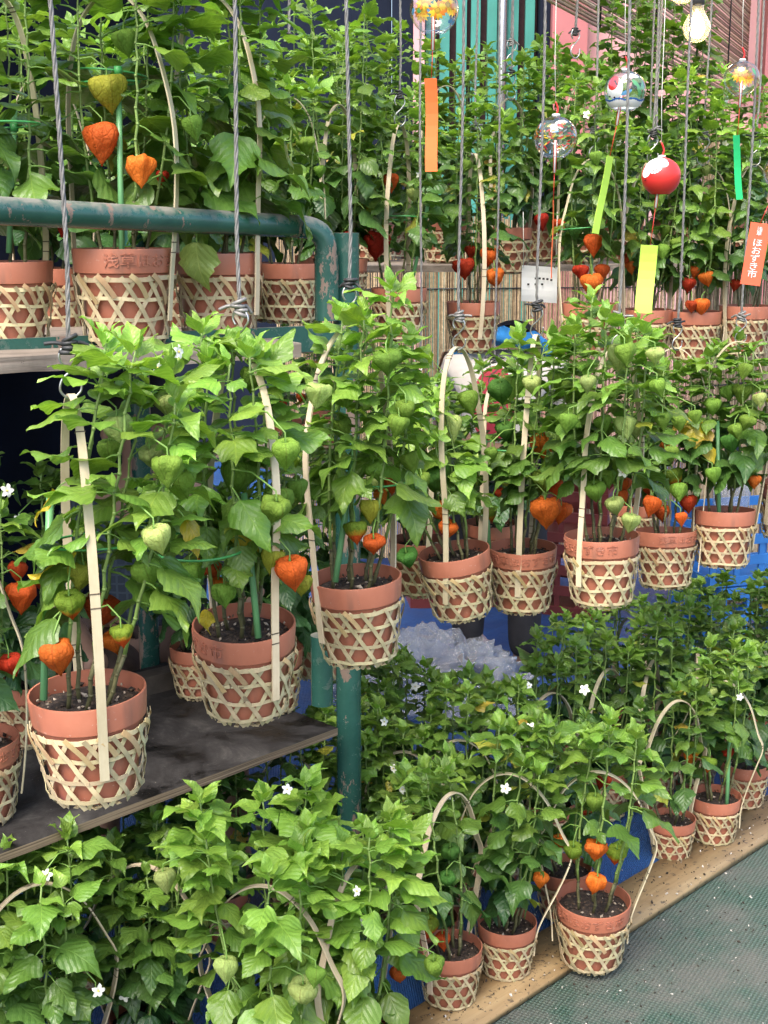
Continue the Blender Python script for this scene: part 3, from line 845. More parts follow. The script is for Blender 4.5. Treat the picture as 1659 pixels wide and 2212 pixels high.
pa, pb = P(-140, 448, 1.92), P(640, 489, PD - .05)
def rail(b):
    pts = [pa.lerp(pb, t) for t in (0, .25, .5, .75, 1)]
    end = Vector((s0.x, s0.y, s0.z - .03)); c0 = pb; c1 = Vector((s0.x, s0.y, pb.z))
    for k in range(1, 10):
        t = k / 9; mid1 = c0.lerp(c1, t); mid2 = c1.lerp(Vector((s0.x, s0.y, s0.z + .01)), t); pts.append(mid1.lerp(mid2, t))
    pts.append(end); b.tube(pts, .0215, 20)
rk("rail", rail)
# weld plate and angle-iron beams
def boxbetween(b, a, c, hw, z0, z1):
    a = Vector(a); c = Vector(c); d_ = (c - a); d_.z = 0; d_.normalize(); n_ = Vector((-d_.y, d_.x, 0)) * hw
    vs = []
    for z in (z0, z1):
        for p in (a - n_, c - n_, c + n_, a + n_): vs.append((p.x, p.y, p.z + z))
    b.add(vs, [(3, 2, 1, 0), (4, 5, 6, 7), (0, 1, 5, 4), (1, 2, 6, 5), (2, 3, 7, 6), (3, 0, 4, 7)])
bm0, bm1 = P(540, 725, PD + .02), P(752, 722, PD + .02); bm0.z = bm1.z
UZ = 1.385
rk("beam", lambda b: boxbetween(b, K(-2.2, .95) * 0 + Vector((bm0.x - .35 * 2, bm0.y - .35 * 2 * .75, bm1.z)), bm1, .006, -.03, .02), 'green', False)
# lower beam under the black board
cL, cR = G(-160, 1905, .576), G(716, 1577, .576)
ed = (cR - cL).normalized(); en = Vector((-ed.y, ed.x, 0))
rk("beam", lambda b: boxbetween(b, cL + en * .30, cR + en * .30 + ed * .03, .015, -.055, -.0165), 'green', False)
bp_ = cR + en * .62
rk("post", lambda b: b.tube([(bp_.x, bp_.y, 0), (bp_.x, bp_.y, 1.62)], .0245, 16))
lp = cL - ed * .5 + en * .05
rk("post", lambda b: b.tube([(lp.x, lp.y, 0), (lp.x, lp.y, 1.62)], .0245, 16))

# ---- the shelves
def board(name, a, c, depth, th, mat, label, seed=0, rag=0):
    r = random.Random(seed); d_ = (c - a); L = d_.length; d_.normalize(); n_ = Vector((-d_.y, d_.x, 0))
    b = MB(); n = 24
    for i in range(n + 1):
        x = L * i / n
        for y0, sgn in ((0, 1), (depth, -1)):
            jy = r.uniform(-rag, rag)
            if i == n and rag: x += r.uniform(-.01, .02)
            for z in (-th, 0): b.v.append((x, y0 + jy, z + r.uniform(-rag, rag) * .3))
    for i in range(n):
        o = i * 4; q = o + 4
        for f in ((o, q, q + 1, o + 1), (o + 1, q + 1, q + 3, o + 3), (o + 3, q + 3, q + 2, o + 2), (o + 2, q + 2, q, o)): b.f.append(f); b.m.append(0)
    for f in ((0, 1, 3, 2), (n * 4 + 2, n * 4 + 3, n * 4 + 1, n * 4)): b.f.append(f); b.m.append(0)
    o = b.obj(name, M[mat], None, False)
    o.matrix_basis = Matrix.Translation(a) @ Matrix((d_, n_, Vector((0, 0, 1)))).transposed().to_4x4()
    return tag(o, label, "shelf board")
board("shelf_board", cL - ed * .5, cR, .60, .016, 'shelf', "dark wet plywood shelf below the hanging plants on the rack", 1, .0012)
uL, uR = G(-200, 783, UZ), G(655, 741, UZ)
board("shelf_board", uL - (uR - uL).normalized() * .4, uR, .17, .026, 'plank_old', "weathered splintered plank at the front of the upper shelf", 2, .004)
un = Vector((-(uR - uL).normalized().y, (uR - uL).normalized().x, 0))
board("shelf_board", uL + un * .185 - (uR - uL).normalized() * .4, uR + un * .185 + (uR - uL).normalized() * .10 + Vector((0, 0, -.03)), 1.75, .024, 'plank_old', "wide back boards of the upper shelf behind the weathered front plank", 5, .002)
lower_z = .576
# thin timber batten lying along the back of the black shelf
ba, bc = G(-60, 1560, lower_z + .03), G(690, 1375, lower_z + .03)
b = MB(); boxbetween(b, ba, bc, .022, -.03, .012); tag(b.obj("shelf_batten", simple("dark_timber", (.055, .045, .036), .6, .4, 20, bump=.3), None, False), "dark timber batten lying along the back of the black shelf", "batten")

# ---- blue backdrop sheet behind the rack, its shade put into a near-black colour
b = MB(); nx_, nz_ = 60, 14
s_a, s_b = K(-3.2, 1.75), K(.95, 2.3)
for j in range(nz_ + 1):
    for i in range(nx_ + 1):
        p = s_a.lerp(s_b, i / nx_); f = .025 * math.sin(i * 1.1) + .02 * mnoise.noise(Vector((i * .4, j * .3, 0)))
        b.v.append((p.x + KN.x * f, p.y + KN.y * f, .01 + 2.75 * j / nz_))
for j in range(nz_):
    for i in range(nx_):
        o = j * (nx_ + 1) + i; b.f.append((o, o + 1, o + nx_ + 2, o + nx_ + 1)); b.m.append(0)
tag(b.obj("hanging_sheet", simple("shade_toned_sheet", (.004, .006, .013), .9, .3, 4, .1)), "blue sheet hung behind the rack, its shade painted in as near-black navy", "sheet")

# ---- buildings behind
FY = 9.0
def fx(u): return (u - UC) / F * (FY * math.cos(PITCH) + .2)
pink = simple("pink_wall_paint", (.62, .34, .34), .6, .08, 3); pinkd = simple("pink_red_column", (.45, .16, .16), .5, .1, 3); navy = simple("navy_frame", (.010, .014, .026), .85, .2, 5, .1)
teal = simple("teal_shutter", (.055, .26, .21), .45, .12, 5); silver = simple("silver_pipe", (.5, .5, .5), .25, .1, 5, .5, .9); maroon = simple("maroon_gap", (.05, .02, .022), .7)
bld = empty("shop_front", (fx(1000), FY, 0)); tag(bld, "pink shop front with teal slatted shutter behind the plants", "building")
def fb(name, u0, u1, z0, z1, y0, y1, mat):
    b = MB(); o = bld.location; b.box(fx(u0) - o.x, fx(u1) - o.x, y0, y1, z0, z1); return b.obj(name, mat, bld, False)
fb("wall", -900, 845, 0, 5, 0, .2, navy)  # navy panel in place of the dark interior, shade put into its colour
fb("frame", 846, 888, 0, 5, -.05, .15, navy)
fb("column", 889, 912, 0, 5, -.12, .15, pink)
fb("recess", 913, 1148, 0, 5, .10, .2, maroon)
u = 916; k = 0
while u < 1140:
    wv = 19 + (k % 3)
    if 1062 < u < 1076: u += 14; continue
    fb("slat", u, u + wv, .1, 4.9, .0, .05, teal); u += wv + 9 + (k % 2) * 5; k += 1
b = MB(); b.tube([(fx(1070) - bld.location.x, -.1, 0), (fx(1070) - bld.location.x, -.1, 5)], .03, 14); b.obj("downpipe", silver, bld)
fb("frame", 1146, 1166, 0, 5, -.1, .15, navy)
fb("column", 1167, 1238, 0, 5, -.2, .15, pinkd)
fb("wall", 1239, 2600, 0, 5, -.02, .2, pink)
fb("column", 1598, 1632, 0, 5, -.2, -.03, pinkd)
b = MB(); o = bld.location
b.box(fx(1240) - o.x, fx(1700) - o.x, -.16, -.03, 2.02, 2.10); b.obj("ledge", pink, bld, False)

# ---- reed screens standing behind the plants, and the reed blind above
def reed_screen(name, a, c, z0, z1, label, gap=.0085, seed=0, bands=(.2, .5, .8)):
    r = random.Random(seed); root = empty(name, ((a.x + c.x) / 2, (a.y + c.y) / 2, z0)); tag(root, label, "reed screen")
    d_ = (c - a); d_.z = 0; L = d_.length; d_.normalize(); b = MB(); n = int(L / gap); n_ = Vector((-d_.y, d_.x, 0)); o = root.location
    for i in range(n):
        p = Vector((a.x, a.y, 0)) + d_ * (i * gap) + n_ * r.uniform(-.002, .002); rr = gap * r.uniform(.34, .5); le = r.uniform(-.01, .01); jx = d_ * r.uniform(-.003, .003)
        b.tube([p - o.xyz + Vector((0, 0, z0)), p + jx - o.xyz + Vector((0, 0, z1 + le))], rr, 5, r.choice((0, 0, 1, 2)), False)
    tag(b.obj("reeds", [simple(name + "_a", (.34, .25, .14), .6, .3, 60), simple(name + "_b", (.20, .13, .075), .6, .3, 60), simple(name + "_c", (.48, .36, .22), .6, .3, 60)], root), kind="stuff")
    for f in bands:
        z = z0 + (z1 - z0) * f; b = MB(); b.tube([Vector((a.x, a.y, z)) - o + n_ * -.006, Vector((c.x, c.y, z)) - o + n_ * -.006], .003, 5); b.obj("binding_cord", M['blackwire'], root)
    return root
a_, c_ = P(600, 700, 6.0), P(1510, 700, 6.3)
reed_screen("reed_screen", a_, c_, .05, 1.62, "tan upright reed screen behind the hanging plants, left of the sunflower chime", seed=1)
a_, c_ = P(1505, 700, 5.0), P(1900, 700, 5.6)
reed_screen("reed_screen", a_, c_, .05, 1.93, "brown upright reed screen near the green paper slip", seed=2)
# blind of horizontal reeds
bl0, bl1 = P(1215, 0, 4.7), P(1640, 285, 9.3); BZ = 2.34
root = empty("reed_blind", (bl0.x, bl0.y, BZ)); tag(root, "brown bamboo reed blind slanting above the lit bulb", "blind")
r = random.Random(5); b = MB(); dv = Vector((bl1.x - bl0.x, bl1.y - bl0.y, 0)); dn = Vector((-dv.y, dv.x, 0)).normalized()
for i in range(150):
    z = i * .0105 + r.uniform(-.002, .002); sag = r.uniform(-.01, .01)
    b.tube([Vector((0, 0, z)) + dn * r.uniform(-.004, .004) - dv * .25, dv * .5 + Vector((0, 0, z + sag)), dv * 1.15 + Vector((0, 0, z + r.uniform(-.006, .006)))], .0058 * r.uniform(.8, 1.1), 5, r.choice((0, 0, 1, 2)), False)
tag(b.obj("reeds", [simple("blind_a", (.33, .23, .13), .55, .3, 40), simple("blind_b", (.20, .135, .08), .55, .3, 40), simple("blind_c", (.45, .35, .22), .55, .3, 40)], root), kind="stuff")
for f in (.1, .3, .5, .7, .9):
    b = MB(); b.tube([dv * f + dn * -.009 + Vector((0, 0, -.02)), dv * f + dn * -.009 + Vector((0, 0, 1.5))], .004, 5); b.obj("cord", M['blackwire'], root)

# ------------------------------------------------------------------ plants hanging from ropes
HG = "lantern plants hanging on ropes"
def hp(key, label, u, v, wpx, dia=.16, **kw):
    kw.setdefault("group", HG); return plant(key, label, u, v, dia * F / wpx, dia, **kw)
hp("H1", "hanging lantern plant with big orange lantern over its soil, nearest to the black shelf", 188, 1490, 254, H=.475, spread=.052, stems=6, tone=.66, lsize=0.089, tilt=(2, -2), zmin=.27, htop=(178, 834), handle=.555, hyaw=-68, bulge=.010, lean=(.105, 0),
   hk=(.78, .54), dens=1.6, lans=[(122, 1423, 40, 'o', .09), (152, 1312, 33, 't', .08), (182, 1245, 30, 'y', .06), (263, 1375, 24, 't', .08), (226, 1325, 40, 'r', -.02), (243, 1390, 26, 'o', -.02), (312, 1242, 32, 'g', .05), (255, 930, 33, 'p', .08), (367, 878, 33, 'p', .05), (398, 1045, 32, 'g', .06), (325, 990, 25, 'p', .04), (238, 975, 26, 'g', .03), (350, 1170, 30, 'g', .0)],
   stakes=[(108, 1075, 95, 1480, (1165,), .03)], yleaves=[(140, 1040, .05, 200, -40), (215, 1150, .08, 190, -30), (385, 1100, .05, -30, -50)], flowers=[(338, 795), (385, 760)], extra=2)
hp("H2", "hanging lantern plant with orange lantern touching its bamboo handle, above the dark shelf", 527, 1345, 224, H=.475, spread=.052, stems=6, tone=.64, lsize=0.089, tilt=(7, 0), zmin=.27, htop=(535, 730), handle=.53, hyaw=-52, ins=-82,
   hk=(.78, .54), dens=1.6, lans=[(627, 1240, 36, 'o', .10), (592, 1210, 26, 'y', .08), (650, 1268, 24, 'y', .06), (602, 1085, 34, 'g', .06), (412, 1245, 31, 'g', .05), (485, 1285, 26, 'g', .08), (458, 1235, 20, 'o', 0), (520, 1030, 42, 'g', .05), (550, 822, 27, 'g', .08), (472, 1262, 14, 'o', .02), (560, 1242, 22, 'g', .0), (640, 1060, 24, 'g', .0)],
   stakes=[(527, 1065, 555, 1350, (1160, 1178), .05)], yleaves=[(515, 1105, .05, 270, -70), (452, 1300, .035, 240, -60), (545, 1140, .03, 300, -60)], flowers=0, extra=2)
hp("H3", "tall hanging lantern plant in front of the green post, grey handle strip on its left", 768, 1245, 200, H=.50, spread=.058, stems=7, tone=.66, lsize=0.084, tilt=(2, -3), zmin=.29, htop=(757, 690), handle=.55, hyaw=222, lean=(.06, 0),
   hk=(.78, .54), dens=1.6, lans=[(808, 1020, 24, 'g', .08), (885, 1000, 23, 'g', .06), (800, 1105, 26, 'y', .07), (768, 1150, 25, 't', .07), (808, 1180, 22, 'o', .08), (850, 1050, 20, 'o', 0), (820, 1075, 18, 'o', -.02), (735, 930, 25, 'g', .03)],
   stakes=[(768, 960, 728, 1232, (1040,), .05)], flowers=0, extra=4)
hp("H4", "hanging lantern plant with dark green lantern, its pot swung up on the right", 980, 1190, 157, H=.42, spread=.075, stems=7, tone=.80, lsize=0.086, tilt=(3, -9), zmin=.28, htop=(985, 738), handle=.50, hyaw=238, lean=(-.05, 0),
   hk=(.78, .54), dens=1.6, lans=[(940, 1035, 31, 'd', .07), (952, 1105, 24, 'o', .05), (972, 1147, 22, 'o', .06), (880, 1210, 22, 'd', .09), (905, 1125, 18, 'o', 0), (975, 925, 28, 'p', .07), (1012, 870, 26, 'g', .05)], flowers=0, extra=4)
hp("H5", "hanging lantern plant with a pair of bright orange lanterns under its handle strip", 1128, 1180, 150, H=.50, spread=.075, stems=7, tone=.45, lsize=0.092, tilt=(1, -1), zmin=.30, htop=(1150, 716), handle=.53, hyaw=75, ins=0, lean=(.04, 0),
   dens=1.6, lans=[(1178, 1108, 33, 'o', .10), (1212, 1110, 22, 'o', .06), (1198, 1055, 19, 'o', .04), (1175, 1045, 25, 'g', .07), (1172, 965, 28, 'o', .03), (1080, 850, 28, 'd', .07), (1112, 842, 28, 'g', .06), (1205, 830, 30, 'g', .08), (1245, 872, 25, 'p', .05), (1090, 935, 22, 'd', .05), (1055, 1112, 17, 't', .0)],
   stakes=[(1046, 965, 1056, 1178, (958,), .0)], flowers=0, extra=6)
hp("H6", "hanging lantern plant full of green lanterns, one lying on its pot rim", 1300, 1155, 162, H=.50, spread=.075, stems=7, tone=.5, lsize=0.086, tilt=(-1, -2), zmin=.27, htop=(1325, 748), handle=.53, hyaw=222, ins=-48, lean=(.02, 0),
   dens=1.6, lans=[(1283, 1065, 24, 'g', .07), (1325, 1097, 21, 'p', .08), (1365, 1130, 20, 'p', .08), (1348, 925, 24, 'p', .08), (1300, 918, 20, 'g', .06), (1372, 930, 18, 'p', .05), (1340, 770, 27, 'p', .08), (1342, 1075, 15, 'o', 0), (1310, 1035, 20, 'g', .0), (1350, 1050, 18, 'o', -.02)], flowers=[(1345, 1020)], extra=6)
hp("H7", "hanging lantern plant with cluster of orange lanterns and a yellowed leaf under its arch", 1437, 1145, 132, H=.44, spread=.07, stems=6, tone=.38, lsize=0.081, tilt=(-6, -1), zmin=.27, htop=(1455, 752), handle=.50, hyaw=-14, ins=38,
   dens=1.6, lans=[(1410, 1095, 22, 'o', .07), (1470, 1122, 15, 'o', .08), (1465, 1065, 20, 'g', .07), (1485, 1090, 20, 'r', .04), (1450, 1035, 22, 't', .03), (1400, 1060, 15, 'r', .0), (1440, 970, 17, 'o', .02), (1430, 1110, 18, 'r', .03)], yleaves=[(1488, 880, .085, 280, -60), (1520, 950, .05, 300, -50)], flowers=0, extra=6)
hp("H8", "hanging lantern plant with one red lantern at its stem, beneath the green paper slip", 1565, 1100, 132, H=.50, spread=.075, stems=6, tone=.42, lsize=0.084, tilt=(-5, 0), zmin=.26, htop=(1590, 738), handle=.47, hyaw=8,
   dens=1.6, lans=[(1629, 1042, 16, 'o', .07), (1575, 960, 22, 'd', .07), (1605, 850, 20, 'g', .06), (1570, 850, 18, 'g', .03)], stakes=[(1550, 910, 1553, 1098, (), .04)], flowers=0, extra=6)
hp("H9", "hanging lantern plant cut by the picture edge below the orange paper slip", 1712, 1045, 130, H=.46, spread=.07, tone=.4, tilt=(0, 3), zmin=.24, handle=.5, hyaw=30, dens=1.6, lans=[(1690, 1000, 16, 'o', .06)], stems=3)

for k, (u_, v_, d_, lb) in enumerate([(1062, 1128, 3.75, "second row hanging plant glimpsed between the tilted pot and the paired lanterns"), (1372, 1085, 4.2, "second row hanging plant glimpsed behind the arched handle"), (905, 1165, 3.35, "second row hanging plant glimpsed between the tall plant and the tilted pot")]):
    plant("HB%d" % k, lb, u_, v_, d_, .15, H=.46, spread=.085, stems=6, tone=.36, lsize=.08, group="hanging plants of the second row", zmin=.22, handle=.53, hyaw=60 + 20 * k, extra=3, flowers=0, dens=1.2, lans=[(u_ + 15, v_ - 60, 14, 'r', .06), (u_ - 20, v_ - 85, 13, 'o', .06)])

# ------------------------------------------------------------------ plants on the upper shelf
SG = "lantern plants on the upper shelf"
def sp(key, label, u, vb, wpx, z, **kw):      # stands on height z, bottom of the pot seen at row vb
    d_ = D(vb, z); dia = wpx * d_ / F; rim_p = P(u, vb, d_); rim_p.z = z + .15 * dia / .16
    uu, vv, dd = proj(rim_p); return plant(key, label, uu, vv, dd, dia, **kw)
sp("S1", "upper shelf plant at the picture edge with green stake and no lanterns low down", 26, 748, 192, UZ, H=.52, spread=.085, stems=4, tone=0.50, lsize=0.106, group=SG, zmin=.23, handle=.6, hyaw=60, stakes=[(32, 235, 20, 522, (272,), .03)], extra=1, flowers=0)
sp("S2", "upper shelf plant with orange heart-shaped lantern beside its green stake", 275, 744, 217, UZ, H=.55, spread=.10, stems=5, tone=0.54, lsize=0.118, group=SG, zmin=.27, handle=.6, hyaw=-20, ins=52,
   lans=[(222, 310, 40, 'o', .08), (302, 372, 30, 'o', .08), (232, 205, 42, 'y', .09), (268, 95, 28, 'g', .1), (200, 385, 26, 'd', .03), (412, 278, 26, 'g', .06), (352, 385, 16, 'r', .0), (160, 345, 26, 'd', 0)],
   stakes=[(255, 145, 263, 530, (152, 172), .075)], extra=1, flowers=0)
sp("S3", "upper shelf plant with a pale leaf drooping over its pot, thick handle strip", 474, 728, 190, UZ, H=.53, spread=.09, stems=5, tone=0.60, lsize=0.112, group=SG, zmin=.24, handle=.62, hyaw=150, yleaves=[(425, 488, .085, 262, -82, (.36, .46, .13, 1), .13), (430, 375, .10, 265, -75, (.2, .38, .06, 1))], lans=[(492, 500, 12, 'o', .0), (445, 290, 20, 'g', .05)], extra=2, flowers=0)
plant("S4", "upper shelf plant behind the rail bend with a low green lantern", 625, 592, 3.3, .155, H=.50, spread=.08, stems=4, tone=.48, lsize=.085, group=SG, zmin=.24, handle=.54, hyaw=10, lans=[(660, 315, 20, 'g', .08), (690, 372, 14, 'g', .06), (640, 500, 14, 'r', .0)], extra=1, flowers=0, base_z=UZ - .029)
for k, (u_, v_, d_, lb) in enumerate([(118, 560, 2.95, "shaded plant behind the two leftmost upper shelf pots"), (372, 575, 3.0, "shaded plant behind the orange heart lantern plant on the upper shelf"), (540, 585, 3.35, "shaded plant behind the plant with the drooping pale leaf"),
        (735, 575, 3.75, "leafy plant rising behind the top of the green post"), (690, 500, 4.1, "tall leafy plant far behind the bend of the green rail"), (480, 500, 3.8, "leafy plant deep behind the thick handle strip of the upper shelf"), (230, 520, 3.5, "leafy plant at the very back of the upper shelf")]):
    plant("SB%d" % k, lb, u_, v_, d_, .155, H=.72 if k in (3, 4) else .56, spread=.10, stems=5, tone=.40 + .02 * k, lsize=.09, group="plants behind the upper shelf", zmin=.2, handle=.56 if k in (0, 3) else None, hyaw=20 * k, base_z=UZ - .029, extra=2, flowers=0, lans=[(u_ + 20, v_ - 60, 14, 'r', .05)] if k in (0, 3) else ())

# ------------------------------------------------------------------ plants on the black lower shelf
LG = "lantern plants on the black shelf"
sp("L1", "shelf plant cut by the picture edge beside the nearest hanging pot", -48, 1768, 196, lower_z, H=.42, spread=.09, stems=4, tone=.28, lsize=.09, group=LG, zmin=.27, handle=.5, hyaw=8, ins=58, lans=[(20, 1440, 24, 'r', .05), (48, 1290, 30, 'r', .0), (40, 1235, 22, 'r', -.02)], extra=1, flowers=[(15, 1060)])
sp("L2", "dark shelf plant standing behind the nearest hanging plant", 60, 1600, 150, lower_z, H=.44, spread=.10, stems=4, tone=.2, lsize=.095, group=LG, zmin=.18, lans=[(90, 1260, 18, 'r', .05)], extra=1)
sp("L3", "shelf pot half hidden behind the pot with the handle-touching lantern", 583, 1530, 146, lower_z, H=.42, spread=.09, stems=4, tone=.22, lsize=.085, group=LG, zmin=.18, extra=2, lans=[(440, 1225, 20, 'r', .0)])
sp("L4", "dark leafy shelf plant against the green post", 690, 1460, 120, lower_z, H=.50, spread=.10, stems=5, tone=.24, lsize=.085, group=LG, zmin=.16, extra=2)
sp("L5", "dark leafy plant at the back of the black shelf between two hanging plants", 430, 1500, 120, lower_z, H=.38, spread=.09, stems=3, tone=.15, lsize=.08, group=LG, zmin=.18, extra=1)
for k, (u_, v_, d_, lb) in enumerate([(640, 905, 4.1, "small plant with red lanterns seen under the upper shelf"), (700, 880, 4.4, "leafy plant below the weathered plank end")]):
    plant("LB%d" % k, lb, u_, v_, d_, .14, H=.30, spread=.09, stems=4, tone=.25, lsize=.07, group="plants behind the rack", zmin=.2, base_z=.87, extra=1, lans=[(u_ - 30, v_ - 30, 10, 'r', .05), (u_ + 10, v_ - 45, 10, 'r', .05)])

b = MB(); boxbetween(b, P(540, 900, 4.2), P(790, 900, 4.5), .25, 0, 0); b.v = [(x, y, .869 if i > 3 else .845) for i, (x, y, z) in enumerate(b.v)]
tag(b.obj("bench_board", M['plank_old'], None, False), "low bench board behind the green post", "shelf board")
# ------------------------------------------------------------------ back row hanging and standing behind, upper right
BG = "lantern plants in the back row"
plant("B1", "back row plant with hooked tan handle, beside the orange paper slip", 862, 622, 3.8, .16, dens=1.25, H=0.57, spread=.10, stems=5, tone=0.45, lsize=0.083, group=BG, zmin=.28, handle=.60, hyaw=70, lans=[(815, 532, 30, 'r', .05), (842, 396, 20, 'o', .06), (893, 422, 15, 'p', .08), (820, 490, 15, 't', .05)], stakes=[(925, 440, 895, 585, (468,), .05)], extra=2, flowers=[(905, 378)])
plant("B2", "back row plant with two orange lanterns beside a hanging lattice basket", 1022, 652, 4.0, .16, dens=1.25, H=0.61, spread=.09, stems=5, tone=0.44, lsize=0.078, group=BG, zmin=.30, handle=.58, hyaw=100, lans=[(1057, 557, 20, 'o', .08), (1068, 602, 20, 'o', .09), (1000, 582, 24, 'r', .05), (1018, 545, 14, 'r', .0)], extra=2, flowers=0)
plant("B3", "back row plant whose whole lattice basket shows above the others", 1098, 492, 4.4, .16, dens=1.25, H=0.57, spread=.09, stems=5, tone=0.42, lsize=0.078, group=BG, zmin=.22, handle=.56, hyaw=40, lans=[(1168, 480, 18, 'r', .05), (1210, 488, 15, 'r', .04)], extra=2)
plant("B4", "back row plant with orange lanterns below the yellow-green paper slip", 1272, 655, 3.9, .16, dens=1.25, H=0.63, spread=.085, stems=5, tone=0.52, lsize=0.078, group=BG, zmin=.30, handle=.56, hyaw=12, lans=[(1280, 530, 24, 'o', .08), (1278, 618, 25, 'o', .08), (1300, 590, 18, 'r', .04), (1255, 590, 16, 'r', .05), (1245, 505, 17, 'd', .06)], extra=2, stakes=[(1283, 440, 1275, 640, (490,), .0)])
plant("B5", "back row plant below the red and white chime", 1395, 668, 4.0, .16, dens=1.25, H=0.57, spread=.09, stems=5, tone=0.48, lsize=0.074, group=BG, zmin=.26, handle=.58, hyaw=30, lans=[(1360, 580, 14, 'o', .05), (1350, 562, 13, 'r', .05), (1432, 545, 16, 'g', .08), (1438, 500, 14, 'g', .07)], extra=3)
plant("B6", "back row plant with yellow-green tip and cluster of orange lanterns low on its stem", 1502, 672, 4.0, .16, dens=1.25, H=0.71, spread=.07, stems=5, tone=0.64, lsize=0.078, group=BG, zmin=.26, handle=.58, hyaw=-20, lans=[(1500, 590, 15, 'o', .05), (1523, 605, 17, 'o', .08), (1488, 617, 16, 'r', .06), (1515, 664, 18, 'o', .08), (1494, 664, 14, 'r', .08), (1523, 370, 12, 'p', .1)], extra=2, lean=(-.01, 0))
plant("B7", "back row plant behind the orange paper slip with lettering", 1612, 660, 4.0, .16, dens=1.25, H=0.53, spread=.09, stems=5, tone=0.40, lsize=0.078, group=BG, zmin=.26, handle=.56, hyaw=30, lans=[(1590, 618, 14, 'r', .05)], extra=2)
for k, (u_, v_, d_, H_, t_, lb) in enumerate([(960, 520, 4.7, .52, .30, "back plant crowned by shoots just right of the orange paper slip"), (1175, 500, 4.9, .55, .28, "leafy plant right behind the clear chime with coloured strokes"), (1345, 460, 5.0, .80, .33, "tallest back plant reaching up between two chimes"),
        (1460, 430, 5.2, .78, .25, "tall dark plant close below the lit bulb"), (800, 450, 4.9, .62, .33, "leafy plant at the back left of the orange paper slip"), (1255, 480, 4.6, .5, .3, "plant behind the pair of lanterns near the white sign"), (1590, 560, 4.7, .42, .2, "dark plant below the sunflower chime"), (880, 420, 5.2, .45, .32, "leafy plant topped by the first bulb-shaped chime")]):
    plant("BB%d" % k, lb, u_, v_, d_, .16, H=H_ + .08, spread=.11, stems=6, tone=t_ + .14, lsize=.09, group="plants at the far back", zmin=.16, extra=2, flowers=0, handle=.6 if k in (0, 5) else None, hyaw=25, base_z=1.46)
b = MB(); boxbetween(b, P(760, 560, 4.75), P(1700, 560, 5.05), .33, 0, 0); zz = 1.459
b.v = [(x, y, zz if i > 3 else zz - .022) for i, (x, y, z) in enumerate(b.v)]
tag(b.obj("back_shelf_board", M['plank_old'], None, False), "high back board carrying the farthest plants", "shelf board")

# ------------------------------------------------------------------ plants standing on the ground
GG = "lantern plants standing on the ground"
sp("G1", "ground plant standing alone on the plank edge, orange lantern above its soil", 1277, 2078, 160, .016, H=.44, spread=.065, stems=6, tone=.42, lsize=.092, group=GG, zmin=.36, tilt=(3, 0), handle=.45, hyaw=-4, ins=-20, lean=(.02, 0), bulge=.03, hclear=.5,
   lans=[(1290, 1910, 23, 'o', .08), (1288, 1838, 23, 'o', .09), (1238, 1845, 22, 't', .08), (1332, 1850, 22, 't', .05), (1205, 1822, 18, 'o', .03), (1285, 1735, 20, 'g', .09), (1377, 1612, 20, 'g', .09), (1300, 1690, 15, 'r', -.04)], flowers=[(1263, 1490)], extra=1)
sp("G2", "ground plant pressed beside the lone plank-edge pot, orange lantern at its soil", 1093, 2098, 128, .016, H=.45, spread=.065, stems=6, tone=.32, lsize=.085, group=GG, zmin=.20, handle=.455, hyaw=-12, bulge=.05, hclear=.5, lans=[(1168, 1905, 20, 'o', .03)], flowers=2, extra=2, lean=(.03, 0))
sp("G3", "ground plant with orange lanterns hanging left of its pot, lowest on the plank", 972, 2158, 137, .016, H=.42, spread=.065, stems=6, tone=.36, lsize=.085, group=GG, zmin=.22, handle=.46, hyaw=52, bulge=.035, hclear=.5, lans=[(918, 2092, 25, 'o', .06), (955, 2032, 18, 'o', .03), (925, 2005, 26, 't', .04), (972, 1845, 20, 'd', .08), (965, 1905, 19, 'd', .08)], flowers=[(850, 1660), (870, 1705)], extra=1, lean=(-.05, 0))
sp("G4", "biggest bright green ground plant in the lower middle, handle strip at its left", 590, 2420, 190, .016, H=.47, spread=.11, stems=7, tone=.80, lsize=.096, group=GG, zmin=.15, handle=.46, hyaw=-20, bulge=.045, hclear=.34, lans=[(490, 2095, 30, 'p', .12), (655, 2150, 34, 'p', .14)], flowers=[(620, 1705), (770, 1925)], extra=2, dens=1.6)
sp("G5", "bright ground plant with handle strip rising through its leaves, right of the biggest one", 775, 2370, 175, .016, H=.44, spread=.085, stems=7, tone=.76, lsize=.090, group=GG, zmin=.15, handle=.47, hyaw=62, bulge=.045, hclear=.34, lans=[(860, 2110, 20, 'o', -.05)], flowers=[(803, 1795), (790, 1990)], extra=2, dens=1.6)
sp("G6", "ground plant under a wide cream handle arch at the lower left corner", 110, 2460, 190, .016, H=.42, spread=.09, stems=7, tone=.36, lsize=.092, group=GG, zmin=.15, handle=.49, hyaw=35, bulge=.045, hclear=.42, flowers=[(150, 2175), (212, 2140), (100, 1890)], dens=1.4, extra=2)
sp("G7", "ground plant under a tan handle arch just below the black shelf edge", 325, 2330, 165, .016, H=.36, spread=.08, stems=7, tone=.30, lsize=.085, group=GG, zmin=.15, handle=.44, hyaw=-15, bulge=.045, hclear=.42, flowers=[(270, 2150)], dens=1.4, extra=2)
sp("G8", "shaded ground plant below the shelf at the picture edge", 20, 2200, 150, .016, H=.38, spread=.11, stems=8, tone=.28, lsize=.09, group=GG, zmin=.15, flowers=[(35, 1880), (100, 1890)], extra=1)
sp("G9", "narrow ground pot tucked behind the lone plank-edge plant", 1449, 1850, 98, .008, H=.36, spread=.085, stems=4, tone=.25, lsize=.082, group=GG, zmin=.2, handle=.42, hyaw=25, bulge=.03, hclear=.4, extra=1)
